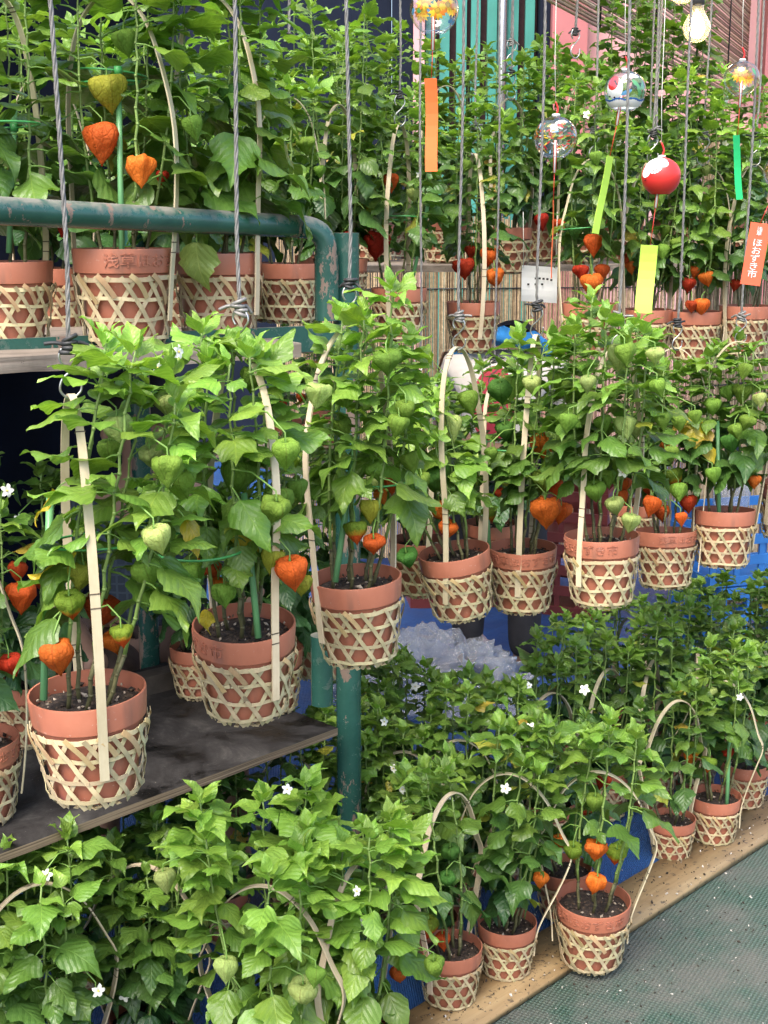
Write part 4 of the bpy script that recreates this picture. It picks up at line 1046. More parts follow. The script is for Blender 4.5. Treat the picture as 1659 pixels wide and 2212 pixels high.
sp("G10", "ground plant with three turning lanterns at mid height near the far plank", 1540, 1812, 110, .016, H=.40, spread=.065, stems=6, tone=.38, lsize=.08, group=GG, zmin=.22, handle=.44, hyaw=-20, bulge=.03, hclear=.4, lans=[(1505, 1620, 17, 't', .08), (1533, 1652, 18, 't', .08), (1490, 1637, 15, 'o', .05), (1535, 1497, 12, 'p', .08), (1572, 1630, 12, 'r', .0)], stakes=[(1578, 1560, 1570, 1735, (), .04)], flowers=1, extra=2)
sp("G11", "ground plant whose pot peeks out behind the three-lantern plant", 1604, 1735, 104, .016, H=.42, spread=.085, stems=4, tone=.24, lsize=.08, group=GG, zmin=.2, extra=1)
sp("G12", "ground plant hidden behind the lone plank-edge pot, dim red lanterns", 1215, 1975, 120, .008, H=.40, spread=.09, stems=4, tone=.24, lsize=.08, group=GG, zmin=.22, lans=[(1265, 1760, 14, 'r', .0), (1310, 1690, 12, 'r', 0)], extra=1)
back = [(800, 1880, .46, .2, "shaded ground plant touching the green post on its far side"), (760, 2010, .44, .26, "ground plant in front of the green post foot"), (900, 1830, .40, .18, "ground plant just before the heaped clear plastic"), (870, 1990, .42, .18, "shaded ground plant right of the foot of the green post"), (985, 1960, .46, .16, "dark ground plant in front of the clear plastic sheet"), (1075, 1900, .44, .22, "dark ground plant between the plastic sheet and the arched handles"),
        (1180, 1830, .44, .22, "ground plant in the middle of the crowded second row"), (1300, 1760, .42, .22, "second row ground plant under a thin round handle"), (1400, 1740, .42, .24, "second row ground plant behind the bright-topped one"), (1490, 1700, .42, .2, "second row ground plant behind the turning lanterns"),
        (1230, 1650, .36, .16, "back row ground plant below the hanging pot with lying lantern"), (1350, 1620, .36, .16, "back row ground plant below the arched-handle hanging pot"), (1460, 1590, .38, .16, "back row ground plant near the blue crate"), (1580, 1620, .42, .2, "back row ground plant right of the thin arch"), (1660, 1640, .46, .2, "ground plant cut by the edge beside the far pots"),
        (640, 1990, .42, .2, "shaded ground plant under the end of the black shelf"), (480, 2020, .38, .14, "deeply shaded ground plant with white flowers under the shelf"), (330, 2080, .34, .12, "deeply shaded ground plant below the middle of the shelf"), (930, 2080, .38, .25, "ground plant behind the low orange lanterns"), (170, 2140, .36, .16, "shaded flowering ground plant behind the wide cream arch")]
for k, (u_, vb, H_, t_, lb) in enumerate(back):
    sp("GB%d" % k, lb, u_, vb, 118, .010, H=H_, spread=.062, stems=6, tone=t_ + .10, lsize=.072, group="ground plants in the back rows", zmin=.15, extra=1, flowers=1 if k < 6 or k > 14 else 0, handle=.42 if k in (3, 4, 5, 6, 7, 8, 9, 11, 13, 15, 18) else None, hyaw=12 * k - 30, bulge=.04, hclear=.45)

# ------------------------------------------------------------------ ropes and hooks
def catmull(pts, n=5):
    out = []; pts = [Vector(p) for p in pts]
    for i in range(len(pts) - 1):
        p0, p1, p2, p3 = pts[max(0, i - 1)], pts[i], pts[i + 1], pts[min(len(pts) - 1, i + 2)]
        for k in range(n):
            t = k / n
            out.append(.5 * ((2 * p1) + (p2 - p0) * t + (2 * p0 - 5 * p1 + 4 * p2 - p3) * t * t + (3 * p1 - p0 - 3 * p2 + p3) * t ** 3))
    out.append(pts[-1]); return out
HOOKP = catmull([(.017, 0, .020), (.015, 0, .004), (0, 0, -.006), (-.014, 0, .005), (-.011, 0, .022), (.004, 0, .036), (.015, 0, .052), (.007, 0, .069), (-.008, 0, .068), (-.014, 0, .055), (-.009, 0, .044)])
b = MB(); b.tube(HOOKP, .0019, 7); HOOK = b.mesh("s_hook", M['steel'])
def hook_at(p, label, yaw=0, s_=1.0):
    o = link("s_hook", HOOK, None, Matrix.Translation(p) @ Matrix.Rotation(yaw, 4, 'Z') @ Matrix.Diagonal((s_, s_, s_, 1)))
    return tag(o, label, "hook", "hooks on the ropes")
RAILZ = 2.72
def rope_at(p, label, rad=.0046, seed=0, top=RAILZ, knot=True, loose=1):
    r = random.Random(seed); root = empty("wire_rope", p); tag(root, label, "rope", "ropes holding the plants")
    L = top - p.z; b = MB(); n = int(L / .0075); pitch = .062
    wob = [r.uniform(-.002, .002) for _ in range(6)]
    for s_ in range(3):
        pts = []
        for i in range(n + 1):
            z = L * i / n; a = 2 * math.pi * (z / pitch + s_ / 3); x0 = .0035 * math.sin(z * 5 + wob[0] * 900); y0 = .003 * math.sin(z * 4 + wob[1] * 900)
            f = min(1, z / .1, (L - z) / .1 + .01)
            pts.append((x0 * f + rad * .50 * math.cos(a), y0 * f + rad * .50 * math.sin(a), z))
        b.tube(pts, rad * .54, 5)
    b.obj("cable", M['wire'], root)
    if knot:
        b = MB()
        for k in range(4):
            rr = .0075 + .002 * r.random(); cx, cz = r.uniform(-.003, .003), .002 + .006 * k - .006; tl = r.uniform(-.5, .5)
            b.tube([(rr * math.cos(a) + cx, rr * math.sin(a), cz + rr * tl * math.cos(a)) for a in [2 * math.pi * q / 12 for q in range(13)]], .0032, 5)
        for k in range(loose + 1):
            a = r.uniform(-.9, .7) if k == 0 else r.uniform(2.2, 3.8)
            ln = r.uniform(.018, .032)
            b.tube(catmull([(0, 0, .004), (ln * .5 * math.cos(a), ln * .5 * math.sin(a), .008), (ln * math.cos(a), ln * math.sin(a), r.uniform(-.004, .012))], 4), .0028, 5)
        b.obj("knot", M['wire'] if seed % 2 else M['blackwire'], root)
    return root
def hang(key, what, seed, rad=.0046, s_=1.0):
    t = PLANTS[key]['top']
    hook_at(t, "bent wire hook holding " + what, random.Random(seed).uniform(-.6, .6), s_)
    rope_at(t + Vector((0, 0, .066 * s_)), "twisted grey wire rope holding " + what, rad, seed)
for i, (k, wt) in enumerate([("H1", "the nearest hanging plant beside the black shelf"), ("H2", "the plant with lantern touching its handle"), ("H3", "the tall plant before the green post"), ("H4", "the plant with the tilted pot"), ("H5", "the plant with paired bright orange lanterns"),
                             ("H6", "the plant with lantern lying on the rim"), ("H7", "the plant with the yellowed leaf"), ("H8", "the plant beneath the green paper slip"), ("H9", "the plant cut by the edge")]):
    hang(k, wt, i, .0033, .9)
for i, (k, wt) in enumerate([("B1", "the back plant beside the orange slip"), ("B2", "the back plant by the lattice basket"), ("B3", "the back plant with the whole basket in view"), ("B4", "the back plant below the yellow-green slip"), ("B5", "the back plant under the red chime"), ("B6", "the back plant with yellow-green tip"), ("B7", "the back plant behind the lettered slip")]):
    hang(k, wt, 20 + i, .0034, 1.1)
for i, wt in enumerate(("the second row plant by the paired lanterns", "the second row plant behind the arched handle", "the second row plant beside the tall plant")):
    hang("HB%d" % i, wt, 60 + i, .0030, 1.0)
for i, (u_, v_, d_, lb) in enumerate([(625, 85, 3.9, "spare rope hanging behind the upper shelf handle"), (1105, 95, 4.6, "spare rope ending in a ring before the teal shutter"), (1243, 72, 4.3, "spare rope with black knot before the pink column"), (1418, 285, 4.3, "spare rope ending beside the striped chime cord")]):
    p = P(u_, v_, d_); rope_at(p, lb, .0046, 40 + i)
    if i: hook_at(p - Vector((0, 0, .07)), "empty wire hook on the " + lb.replace("ending ", ""), .3 * i, 1.2)
# the pipes the ropes are tied to, above the picture
for i, (ka, kb, lb) in enumerate([("H1", "H9", "pipe above the front row of hanging plants"), ("B1", "B7", "pipe above the back row of hanging plants")]):
    a, c = PLANTS[ka]['top'].copy(), PLANTS[kb]['top'].copy(); a.z = c.z = RAILZ + .02; dd = (c - a).normalized()
    b = MB(); b.tube([a - dd * .8, c + dd * .8], .021, 14); tag(b.obj("hanging_pipe", M['green']), lb, "pipe")

# ------------------------------------------------------------------ glass wind chimes
paint = {k: simple("paint_" + k, c, .35, .05, 10) for k, c in dict(red=(.62, .035, .03), white=(.82, .82, .80), blue=(.03, .13, .42), green=(.10, .36, .12), yellow=(.80, .52, .04), orange=(.75, .22, .03), black=(.015, .013, .013), brown=(.14, .07, .02), sky=(.12, .35, .62)).items()}
PNAMES = list(paint); PMATS = [paint[k] for k in PNAMES]
paper = {k: simple("paper_" + k, c, .65, .04, 6) for k, c in dict(orange=(.92, .16, .035), lime=(.55, .85, .10), green=(.02, .52, .15), redorange=(.75, .12, .055)).items()}
def spatch(b, Rr, lon, lat, a, bb, rot, col, n=10, shape=None):
    ce = Vector((math.cos(lat) * math.sin(lon), -math.cos(lat) * math.cos(lon), math.sin(lat)))
    e1 = Vector((math.cos(lon), math.sin(lon), 0)); e2 = ce.cross(e1) * -1
    if e2.z < 0: e2 = -e2
    vs = [ce * Rr]
    RG = (.25, .5, .75, 1) if max(a, bb) > .2 else (.5, 1)
    if max(a, bb) > .2: n = max(n, 14)
    for ring in RG:
        for k in range(n):
            t = 2 * math.pi * k / n; x, y = a * math.cos(t) * ring, bb * math.sin(t) * ring
            if shape == 'petal': x *= (1 - .75 * max(0, math.sin(t)))
            xx, yy = x * math.cos(rot) - y * math.sin(rot), x * math.sin(rot) + y * math.cos(rot)
            vs.append((ce + e1 * xx + e2 * yy).normalized() * Rr)
    fs = [(0, 1 + k, 1 + (k + 1) % n) for k in range(n)] + [(1 + i * n + k, 1 + (i + 1) * n + k, 1 + (i + 1) * n + (k + 1) % n, 1 + i * n + (k + 1) % n) for i in range(len(RG) - 1) for k in range(n)]
    b.add(vs, fs, PNAMES.index(col))
def sunflower(b, Rr, lon, lat, s_):
    for k in range(13):
        t = 2 * math.pi * k / 13; spatch(b, Rr * .992, lon + math.cos(t) * s_ * .62 / max(.3, math.cos(lat)), lat + math.sin(t) * s_ * .62, .11 * s_ / .4, .24 * s_ / .4, t - math.pi / 2, 'yellow' if k % 3 else 'orange', 8, 'petal')
    spatch(b, Rr * .995, lon, lat, s_ * .36, s_ * .36, 0, 'brown', 14)
    for k in range(-2, 3): spatch(b, Rr * .997, lon + k * s_ * .13, lat, s_ * .022, s_ * .3, 0, 'yellow', 6); spatch(b, Rr * .998, lon, lat + k * s_ * .13, s_ * .3, s_ * .022, 0, 'yellow', 6)
def chime(label, u, v, rpx, d, style, slip, su, sv0, sv1, sw, seed, slipyaw=0.):
    r = random.Random(seed); c = P(u, v, d); Rr = rpx / F * d
    root = empty("wind_chime", c); tag(root, label, "wind chime", "glass wind chimes")
    prof = []
    for k in range(26):
        a = math.pi * .03 + (math.pi * .83 - math.pi * .03) * k / 25; prof.append((Rr * math.sin(a) * (1.0 + .02 * math.sin(a * 2)), Rr * math.cos(a) * .97))
    lipz = prof[-1]
    prof += [(lipz[0] * .98, lipz[1] - .0015), (lipz[0] * .93, lipz[1] + .001)]
    b = MB(); b.lathe(prof, 40); body = b.obj("bell", paint['red'] if style == 'red' else M['glass'], root)
    b = MB()
    if style == 'sun':
        for lo, la in ((-.5, .25), (.55, .1), (2.2, .2), (3.7, 0), (.1, -.15)): sunflower(b, Rr, lo, la, .34)
        for k in range(6): spatch(b, Rr * .98, r.uniform(-1.5, 1.5), r.uniform(-.6, .0), .14, .10, r.random(), r.choice(('green', 'sky', 'sky')))
    elif style == 'sun1':
        sunflower(b, Rr, -.35, .15, .42); sunflower(b, Rr, 2.6, .1, .42); spatch(b, Rr * .98, .55, .35, .12, .22, .3, 'green'); spatch(b, Rr * .98, 1.0, -.05, .06, .2, -.3, 'yellow')
    elif style == 'strokes':
        for k in range(150):
            lo = r.uniform(-3.14, 3.14); la = r.uniform(-.75, .7); ang = math.atan2(la - .05, (lo % 2.1) - 1.05)
            spatch(b, Rr * .985, lo, la, .036, .13, ang - math.pi / 2, r.choice(('red', 'yellow', 'sky', 'orange', 'red', 'white')), 6)
        spatch(b, Rr * .98, .25, .75, .35, .12, .2, 'white', 12); spatch(b, Rr * .978, -.2, .3, .2, .1, .2, 'white', 12)
    elif style == 'face':
        spatch(b, Rr * .984, -.75, .12, .50, .62, .35, 'white', 18); spatch(b, Rr * .988, -.85, .38, .33, .40, .3, 'red', 16)
        for lo, la in ((-.72, .42), (-.62, .30)): spatch(b, Rr * .992, lo, la, .05, .10, .7, 'black', 7)
        for lo, la in ((-1.0, -.28), (-.72, -.34)): spatch(b, Rr * .992, lo, la, .06, .05, 0, 'black', 6)
        for lo, la, ro in ((.55, .1, .2), (.85, .25, -.4), (.35, .35, .8), (.95, -.15, .1), (.65, -.1, -.2)): spatch(b, Rr * .98, lo, la, .12, .25, ro, 'green', 10, 'petal')
        for k in range(20): spatch(b, Rr * .984, 2 * math.pi * k / 20, -.66, .24, .23, 0, 'white', 8)
        for k in range(40): spatch(b, Rr * .989, 2 * math.pi * k / 40, -.44 + .05 * math.sin(k * .9), .10, .05, 0, 'blue', 6)
        spatch(b, Rr * .98, .2, .75, .5, .16, .1, 'white', 14); spatch(b, Rr * .98, -.1, -.12, .3, .1, .4, 'sky', 10)
    elif style == 'red':
        for lo, la, aa, bb in ((-.75, .60, .62, .46), (-.35, .85, .55, .34), (-1.1, .28, .34, .36)): spatch(b, Rr * 1.008, lo, la, aa, bb, -.5, 'white', 18)
        for k in range(10): spatch(b, Rr * 1.014, -1.15 + .13 * k, .12 + .06 * k + .10 * math.sin(k * .6), .055, .018, .6, 'black', 6)
        spatch(b, Rr * 1.014, -1.1, -.18, .10, .025, .3, 'black', 6); spatch(b, Rr * 1.014, 1.05, .05, .08, .022, -.6, 'black', 6)
    b.obj("painting", PMATS, root)
    b = MB(); b.lathe([(0.0001, Rr + .004), (Rr * .18, Rr + .003), (Rr * .2, Rr * .965), (Rr * .1, Rr * .95)], 14); b.obj("cap", paint['white'], root)
    b = MB(); b.tube(catmull([(0, 0, Rr), (.004, 0, Rr + .014), (-.002, 0, Rr + .03)], 4), .0022, 6); b.obj("tassel", paint['red'], root)
    b = MB(); b.tube([(-.002, 0, Rr + .03), (-.006, 0, Rr + .12), (-.01, .0, max(Rr + .2, RAILZ - c.z))], .0007, 5); b.obj("cord", M['flower'], root)
    e0 = P(su, sv0, d) - c; e1 = P(su + 0, sv1, d) - c
    tb = Vector((e0.x * .25, 0, -Rr * .1)); te = Vector((e0.x * .55, 0, -Rr * 1.55))
    b = MB(); b.tube([tb, te], .0032, 8, 0); 
    for k in (-1, 1): b.tube([tb + Vector((.0027 * k, -.0017, 0)), te + Vector((.0027 * k, -.0017, 0))], .0011, 5, 1)
    b.obj("clapper", [paint['white'], paint['red']], root)
    b = MB(); b.tube([te, Vector((e0.x, 0, e0.z))], .0008, 5); b.obj("string", paint['red'], root)
    return root, c
def slip(root, c, d, pts, wpx, col, yaw=0., text=None):
    b = MB(); (u0, v0), (u1, v1) = pts; a = P(u0, v0, d) - c; e = P(u1, v1, d) - c; a.y = e.y = 0
    n = 8; P_ = [a.lerp(e, k / n) + Vector((.002 * math.sin(k / n * 5), .010 * math.sin(k / n * math.pi * 1.3), 0)) * (0 if text else 1) for k in range(n + 1)]
    t = (e - a).normalized(); s_ = Vector((math.cos(yaw), math.sin(yaw), 0)); s_ = (s_ - t * s_.dot(t)).normalized(); nn = s_.cross(t)
    b.ribbon(P_, [s_] * (n + 1), [nn] * (n + 1), wpx / F * d, .0007); o = b.obj("paper_slip", paper[col], root, False)
    if text:
        for body, f0, f1, big in text:
            me = text_mesh(body, wpx / F * d * big, .0002, "lettering", True); me.materials.clear(); me.materials.append(paint['white'])
            zs = [v.co.y for v in me.vertices]; z0, z1 = max(zs), min(zs); L = (e - a).length
            Y = -t; cen = a.lerp(e, (f0 + f1) / 2); sc = (f1 - f0) * L / (z0 - z1)
            N_ = s_.cross(Y)
            if N_.y > 0: N_ = -N_
            X = Y.cross(N_)
            xs = [v.co.x for v in me.vertices]; cx = (max(xs) + min(xs)) / 2
            link("lettering", me, o, Matrix.Translation(cen + N_ * .0012 + Vector((0, .004, 0)) * 0 - Vector((0, .0, 0))) @ Matrix((X, Y, N_)).transposed().to_4x4() @ Matrix.Diagonal((sc * 1.25, sc, 1, 1)) @ Matrix.Translation((-cx, -(z0 + z1) / 2, 0)))
    return o
rt, c = chime("clear glass chime with yellow sunflowers, cut by the top edge", 938, 22, 53, 2.75, 'sun', None, 933, 165, 0, 0, 1); slip(rt, c, 2.75, ((931, 166), (936, 368)), 27, 'orange', .1)
rt, c = chime("clear glass chime covered in short coloured strokes", 1200, 298, 47, 3.1, 'strokes', None, 1199, 432, 0, 0, 2); slip(rt, c, 3.1, ((1199, 432), (1200, 604)), 27, 'orange', 1.38)
rt, c = chime("glass chime painted with red and white face above a blue band", 1350, 198, 45, 3.1, 'face', None, 1322, 338, 0, 0, 3); slip(rt, c, 3.1, ((1323, 336), (1297, 505)), 27, 'lime', .85)
rt, c = chime("glossy red chime with a white painted top", 1428, 382, 42, 3.0, 'red', None, 1411, 530, 0, 0, 4); slip(rt, c, 3.0, ((1409, 530), (1402, 680)), 38, 'lime', .05)
rt, c = chime("clear glass chime with a single sunflower, highest at the right edge", 1602, 170, 38, 3.3, 'sun1', None, 1600, 290, 0, 0, 5); slip(rt, c, 3.3, ((1597, 290), (1612, 430)), 24, 'green', .7)
rt, c = chime("clear chime with orange lettered slip, mostly beyond the right edge", 1690, 372, 40, 3.0, 'sun1', None, 1648, 484, 0, 0, 6)
slip(rt, c, 3.0, ((1650, 482), (1634, 618)), 44, 'redorange', .0, [("浅草", .06, .20, .3), ("ほおずき市", .26, .88, .5)])

# ------------------------------------------------------------------ lit bulbs
M['bulbglass'] = mat_thin('bulb_glass_warm', (.98, .93, .82), .05, .06, .10, (.9, .8, .6))
M['glow'] = mat_emit('incandescent_glow', (1, .78, .46), 16)
def bulb(label, u, v, rpx, d):
    c = P(u, v, d); Rr = rpx / F * d; root = empty("light_bulb", c); tag(root, label, "bulb", "bare bulbs above the plants")
    prof = [(Rr * .02, -Rr), (Rr * .4, -Rr * .93), (Rr * .78, -Rr * .62), (Rr, 0), (Rr * .93, Rr * .45), (Rr * .66, Rr * .95), (Rr * .47, Rr * 1.35), (Rr * .44, Rr * 1.7)]
    b = MB(); b.lathe(catmull2(prof), 28); b.obj("bulb_glass", M['bulbglass'], root)
    b = MB(); b.lathe([(Rr * .46, Rr * 1.66), (Rr * .5, Rr * 1.7), (Rr * .5, Rr * 2.4), (Rr * .3, Rr * 2.6), (.001, Rr * 2.62)], 16); b.obj("socket", M['blackwire'], root)
    b = MB(); b.tube([(0, 0, Rr * 2.5), (0, 0, RAILZ - c.z)], .0035, 6); b.obj("cable", M['blackwire'], root)
    b = MB(); b.tube(catmull([(-Rr * .3, 0, Rr * .7), (-Rr * .22, 0, -.1 * Rr), (-Rr * .1, 0, Rr * .15), (0, 0, -.12 * Rr), (Rr * .1, 0, Rr * .15), (Rr * .22, 0, -.1 * Rr), (Rr * .3, 0, Rr * .7)], 4), Rr * .17, 8)
    b.obj("filament", mat_emit("hot_filament", (1, .74, .42), 30), root)
    b = MB(); b.lathe([(.001, -Rr * .68), (Rr * .44, -Rr * .46), (Rr * .62, 0), (Rr * .48, Rr * .5), (Rr * .2, Rr * .95), (.001, Rr * 1.05)], 18); b.obj("glow", M['glow'], root)
    l = bpy.data.lights.new("bulb_light", 'POINT'); l.energy = 4; l.color = (1, .75, .45); l.shadow_soft_size = Rr * .5
    lo = bpy.data.objects.new("bulb_light", l); COL.objects.link(lo); lo.parent = root
    return root
def catmull2(pr): return [(p.x, p.y) for p in catmull([(a, b_, 0) for a, b_ in pr], 4)]
bulb("clear pear-shaped bulb glowing warm in front of the reed blind", 1505, 62, 29, 3.6)
bulb("second glowing bulb cut by the top edge beside the first", 1474, -22, 29, 4.0)

# ------------------------------------------------------------------ people half hidden behind the plants
def skin_mesh(name, verts, edges, radii, mat, sub=2, rootv=0):
    me = bpy.data.meshes.new(name); me.from_pydata(verts, edges, [])
    o = bpy.data.objects.new(name, me); COL.objects.link(o)
    o.modifiers.new("skin", 'SKIN'); sl = me.skin_vertices[0] if me.skin_vertices else None
    if sl is None:
        bpy.context.view_layer.objects.active = o; bpy.ops.mesh.customdata_skin_add(); sl = me.skin_vertices[0]
    for i, rr in enumerate(radii): sl.data[i].radius = rr if isinstance(rr, tuple) else (rr, rr)
    sl.data[rootv].use_root = True
    sm = o.modifiers.new("sub", 'SUBSURF'); sm.levels = sub; sm.render_levels = sub
    dg = bpy.context.evaluated_depsgraph_get(); m2 = bpy.data.meshes.new_from_object(o.evaluated_get(dg)); m2.name = name
    bpy.data.objects.remove(o)
    m2.materials.clear(); m2.materials.append(mat)
    m2.polygons.foreach_set("use_smooth", [True] * len(m2.polygons)); m2.update()
    return m2
skinm = simple("skin", (.42, .24, .16), .5, .08, 12)
def mat_shirt():
    q = NT("white_shirt_red_print"); oc = q.co(); x, y, z = q.sep(oc)
    ex = q.math('POWER', q.math('DIVIDE', q.math('SUBTRACT', x, .02), .075), 2); ez = q.math('POWER', q.math('DIVIDE', q.math('SUBTRACT', z, .985), .125), 2)
    ins_ = q.math('MULTIPLY', q.math('LESS_THAN', q.math('ADD', ex, ez), 1), q.math('GREATER_THAN', y, -.06))
    n_ = q.noise(8, 3, .6, oc)
    c = q.mix(ins_, (.72, .66, .60), (.45, .035, .06))
    q.set(Base_Color=c, Roughness=.8); q.bump(n_, .6, .02); return q.mat
def mat_plaid():
    q = NT("blue_plaid_cloth"); oc = q.co(); x, y, z = q.sep(oc)
    s1 = q.math('GREATER_THAN', q.math('SINE', q.math('MULTIPLY', x, 260)), .75); s2 = q.math('GREATER_THAN', q.math('SINE', q.math('MULTIPLY', z, 260)), .75)
    c = q.mix(q.math('MAXIMUM', s1, s2), (.045, .06, .085), (.075, .10, .13)); q.set(Base_Color=c, Roughness=.85); return q.mat
def person(label, loc, yaw, J, cloth):
    root = empty("person", loc, (0, 0, yaw)); tag(root, label, "person")
    N = list(J); idx = {n: i for i, n in enumerate(N)}
    E = [("pelvis", "waist"), ("waist", "chest"), ("chest", "neck"), ("neck", "head"), ("head", "crown"), ("chest", "shL"), ("shL", "elL"), ("elL", "wrL"), ("wrL", "haL"), ("chest", "shR"), ("shR", "elR"), ("elR", "wrR"), ("wrR", "haR"),
         ("pelvis", "hipL"), ("hipL", "knL"), ("knL", "anL"), ("anL", "toL"), ("pelvis", "hipR"), ("hipR", "knR"), ("knR", "anR"), ("anR", "toR")]
    rad = dict(pelvis=(.13, .10), waist=(.125, .095), chest=(.14, .10), neck=.052, head=.085, crown=.075, shL=.058, elL=.043, wrL=.030, haL=.036, hipL=.085, knL=.060, anL=.040, toL=.036)
    for k in list(rad):
        if k.endswith("L"): rad[k[:-1] + "R"] = rad[k]
    link("body", skin_mesh("body", [J[n] for n in N], [(idx[a], idx[c_]) for a, c_ in E], [rad[n] for n in N], skinm, 2, idx["pelvis"]), root)
    for nm, names, edges, grow, mat in cloth:
        ii = {n: i for i, n in enumerate(names)}
        rr = []
        for n in names:
            q = rad[n]; q = q if isinstance(q, tuple) else (q, q); rr.append((q[0] + grow, q[1] + grow))
        link(nm, skin_mesh(nm, [J[n] for n in names], [(ii[a], ii[c_]) for a, c_ in edges], rr, mat, 2, 0), root)
    return root
def head_bits(root, J, capm, hairm):
    h = Vector(J["head"]); cr_ = Vector(J["crown"])
    b = MB(); b.lathe([(.105, -.012), (.112, .0), (.108, .04), (.09, .085), (.05, .112), (.001, .12)], 24); o = b.obj("cap", capm, root); dh = (cr_ - h).normalized(); o.location = h + dh * .045; o.rotation_euler = dh.to_track_quat('Z', 'Y').to_euler()
    for s_ in (-1, 1):
        b = MB(); b.lathe([(.001, .010), (.009, .006), (.012, 0), (.009, -.006), (.001, -.010)], 10); e = b.obj("eye", M['blackwire'], root); e.location = h + Vector((.035 * s_, -.083, .012)); e.scale = (1, .6, .8)
        b = MB(); b.lathe([(.001, .03), (.014, .02), (.018, 0), (.012, -.02), (.001, -.03)], 10); e = b.obj("ear", skinm, root); e.location = h + Vector((.098 * s_, .005, .0))
    b = MB(); b.tube([(0, -.082, .015), (0, -.108, -.022), (0, -.088, -.032)], [.010, .016, .010], 8); e = b.obj("nose", skinm, root); e.location = h
    b = MB(); b.tube([(-.028, -.082, -.055), (0, -.092, -.057), (.028, -.082, -.055)], [.004, .007, .004], 6); e = b.obj("mouth", simple("lips", (.32, .11, .09), .5), root); e.location = h
stand = dict(pelvis=(0, 0, .80), waist=(0, .0, .95), chest=(0, -.02, 1.13), neck=(0, -.03, 1.27), head=(0, -.05, 1.37), crown=(0, -.045, 1.43), shL=(-.17, -.02, 1.17), elL=(-.22, -.05, .92), wrL=(-.15, -.22, .82), haL=(-.12, -.29, .80), shR=(.17, -.02, 1.17), elR=(.23, -.04, .92), wrR=(.17, -.2, .80), haR=(.14, -.28, .78),
             hipL=(-.085, 0, .76), knL=(-.10, -.02, .42), anL=(-.10, .02, .075), toL=(-.11, -.12, .035), hipR=(.085, 0, .76), knR=(.10, -.03, .42), anR=(.10, .02, .075), toR=(.12, -.12, .035))
trous = ("trousers", ["pelvis", "hipL", "knL", "anL", "hipR", "knR", "anR"], [("pelvis", "hipL"), ("hipL", "knL"), ("knL", "anL"), ("pelvis", "hipR"), ("hipR", "knR"), ("knR", "anR")], .016, simple("dark_trousers", (.02, .02, .025), .8))
bend = dict(stand, waist=(0, -.03, .93), chest=(0, -.09, 1.06), neck=(0, -.21, 1.12), head=(0, -.31, 1.12), crown=(0, -.36, 1.13), shL=(-.17, -.11, 1.10), elL=(-.22, -.16, .88), shR=(.17, -.11, 1.10), elR=(.23, -.16, .88), wrL=(-.15, -.32, .78), haL=(-.12, -.39, .76), wrR=(.17, -.32, .76), haR=(.14, -.39, .74))
shirt = ("shirt", ["chest", "waist", "pelvis", "shL", "elL", "shR", "elR"], [("chest", "waist"), ("waist", "pelvis"), ("chest", "shL"), ("shL", "elL"), ("chest", "shR"), ("shR", "elR")], .016, mat_shirt())
pp = P(1082, 800, 4.55); pp.z = .01
p1 = person("person in white shirt with red print and blue neck towel behind the plants", pp, R(168), bend, [shirt, trous])
head_bits(p1, bend, simple("grey_knit_cap", (.12, .10, .12), .9, .3, 80), None)
b = MB(); n = 40; prof = [(.085, .0), (.12, .022), (.155, .012), (.175, -.02), (.17, -.05), (.13, -.04)]
for q, z in prof:
    for k in range(n):
        a = 2 * math.pi * k / n; w_ = 1 + .06 * math.sin(k * 1.9 + z * 60) + .04 * math.sin(k * 3.1)
        b.v.append((q * math.cos(a) * w_ * 1.1, q * math.sin(a) * w_ * .85, z + .012 * math.sin(k * 1.3 + q * 50)))
for j_ in range(len(prof) - 1):
    for k in range(n): b.f.append((j_ * n + k, j_ * n + (k + 1) % n, (j_ + 1) * n + (k + 1) % n, (j_ + 1) * n + k)); b.m.append(0)
o = b.obj("neck_towel", simple("blue_towel", (.03, .22, .55), .85, .35, 14, bump=.5), p1); o.location = (0, -.15, 1.15); o.rotation_euler = (R(34), 0, 0)
sit = dict(pelvis=(0, 0, .50), waist=(0, -.02, .64), chest=(0, -.05, .84), neck=(0, -.07, .98), head=(0, -.10, 1.08), crown=(0, -.095, 1.14), shL=(-.17, -.05, .88), elL=(-.24, -.14, .66), wrL=(-.16, -.33, .60), haL=(-.13, -.40, .58), shR=(.17, -.05, .88), elR=(.25, -.12, .66), wrR=(.17, -.32, .60), haR=(.14, -.39, .58),
           hipL=(-.09, -.05, .49), knL=(-.14, -.40, .54), anL=(-.14, -.36, .09), toL=(-.15, -.50, .04), hipR=(.09, -.05, .49), knR=(.16, -.40, .54), anR=(.17, -.34, .09), toR=(.19, -.48, .04))
shirt2 = ("shirt", shirt[1], shirt[2], .016, mat_plaid())
shorts = ("shorts", ["pelvis", "hipL", "knL", "hipR", "knR"], [("pelvis", "hipL"), ("hipL", "knL"), ("pelvis", "hipR"), ("hipR", "knR")], .014, simple("brown_shorts", (.12, .075, .055), .8))
pp = P(330, 1200, 3.45); pp.z = .012
p2 = person("person in blue plaid shirt sitting in the shade behind the black shelf", pp, R(10), sit, [shirt2, shorts])
head_bits(p2, sit, simple("black_hair", (.012, .01, .01), .6), None)
b = MB(); b.lathe([(.17, .40), (.175, .43), (.16, .445), (.001, .445)], 24)
for k in range(4):
    a = math.pi / 4 + k * math.pi / 2; b.tube([(.13 * math.cos(a), .13 * math.sin(a), .42), (.16 * math.cos(a), .16 * math.sin(a), 0)], .013, 8)
st = b.obj("stool", simple("stool_grey", (.2, .2, .21), .5)); st.location = (pp.x, pp.y + .02, .012); tag(st, "low round stool under the person in plaid", "stool")

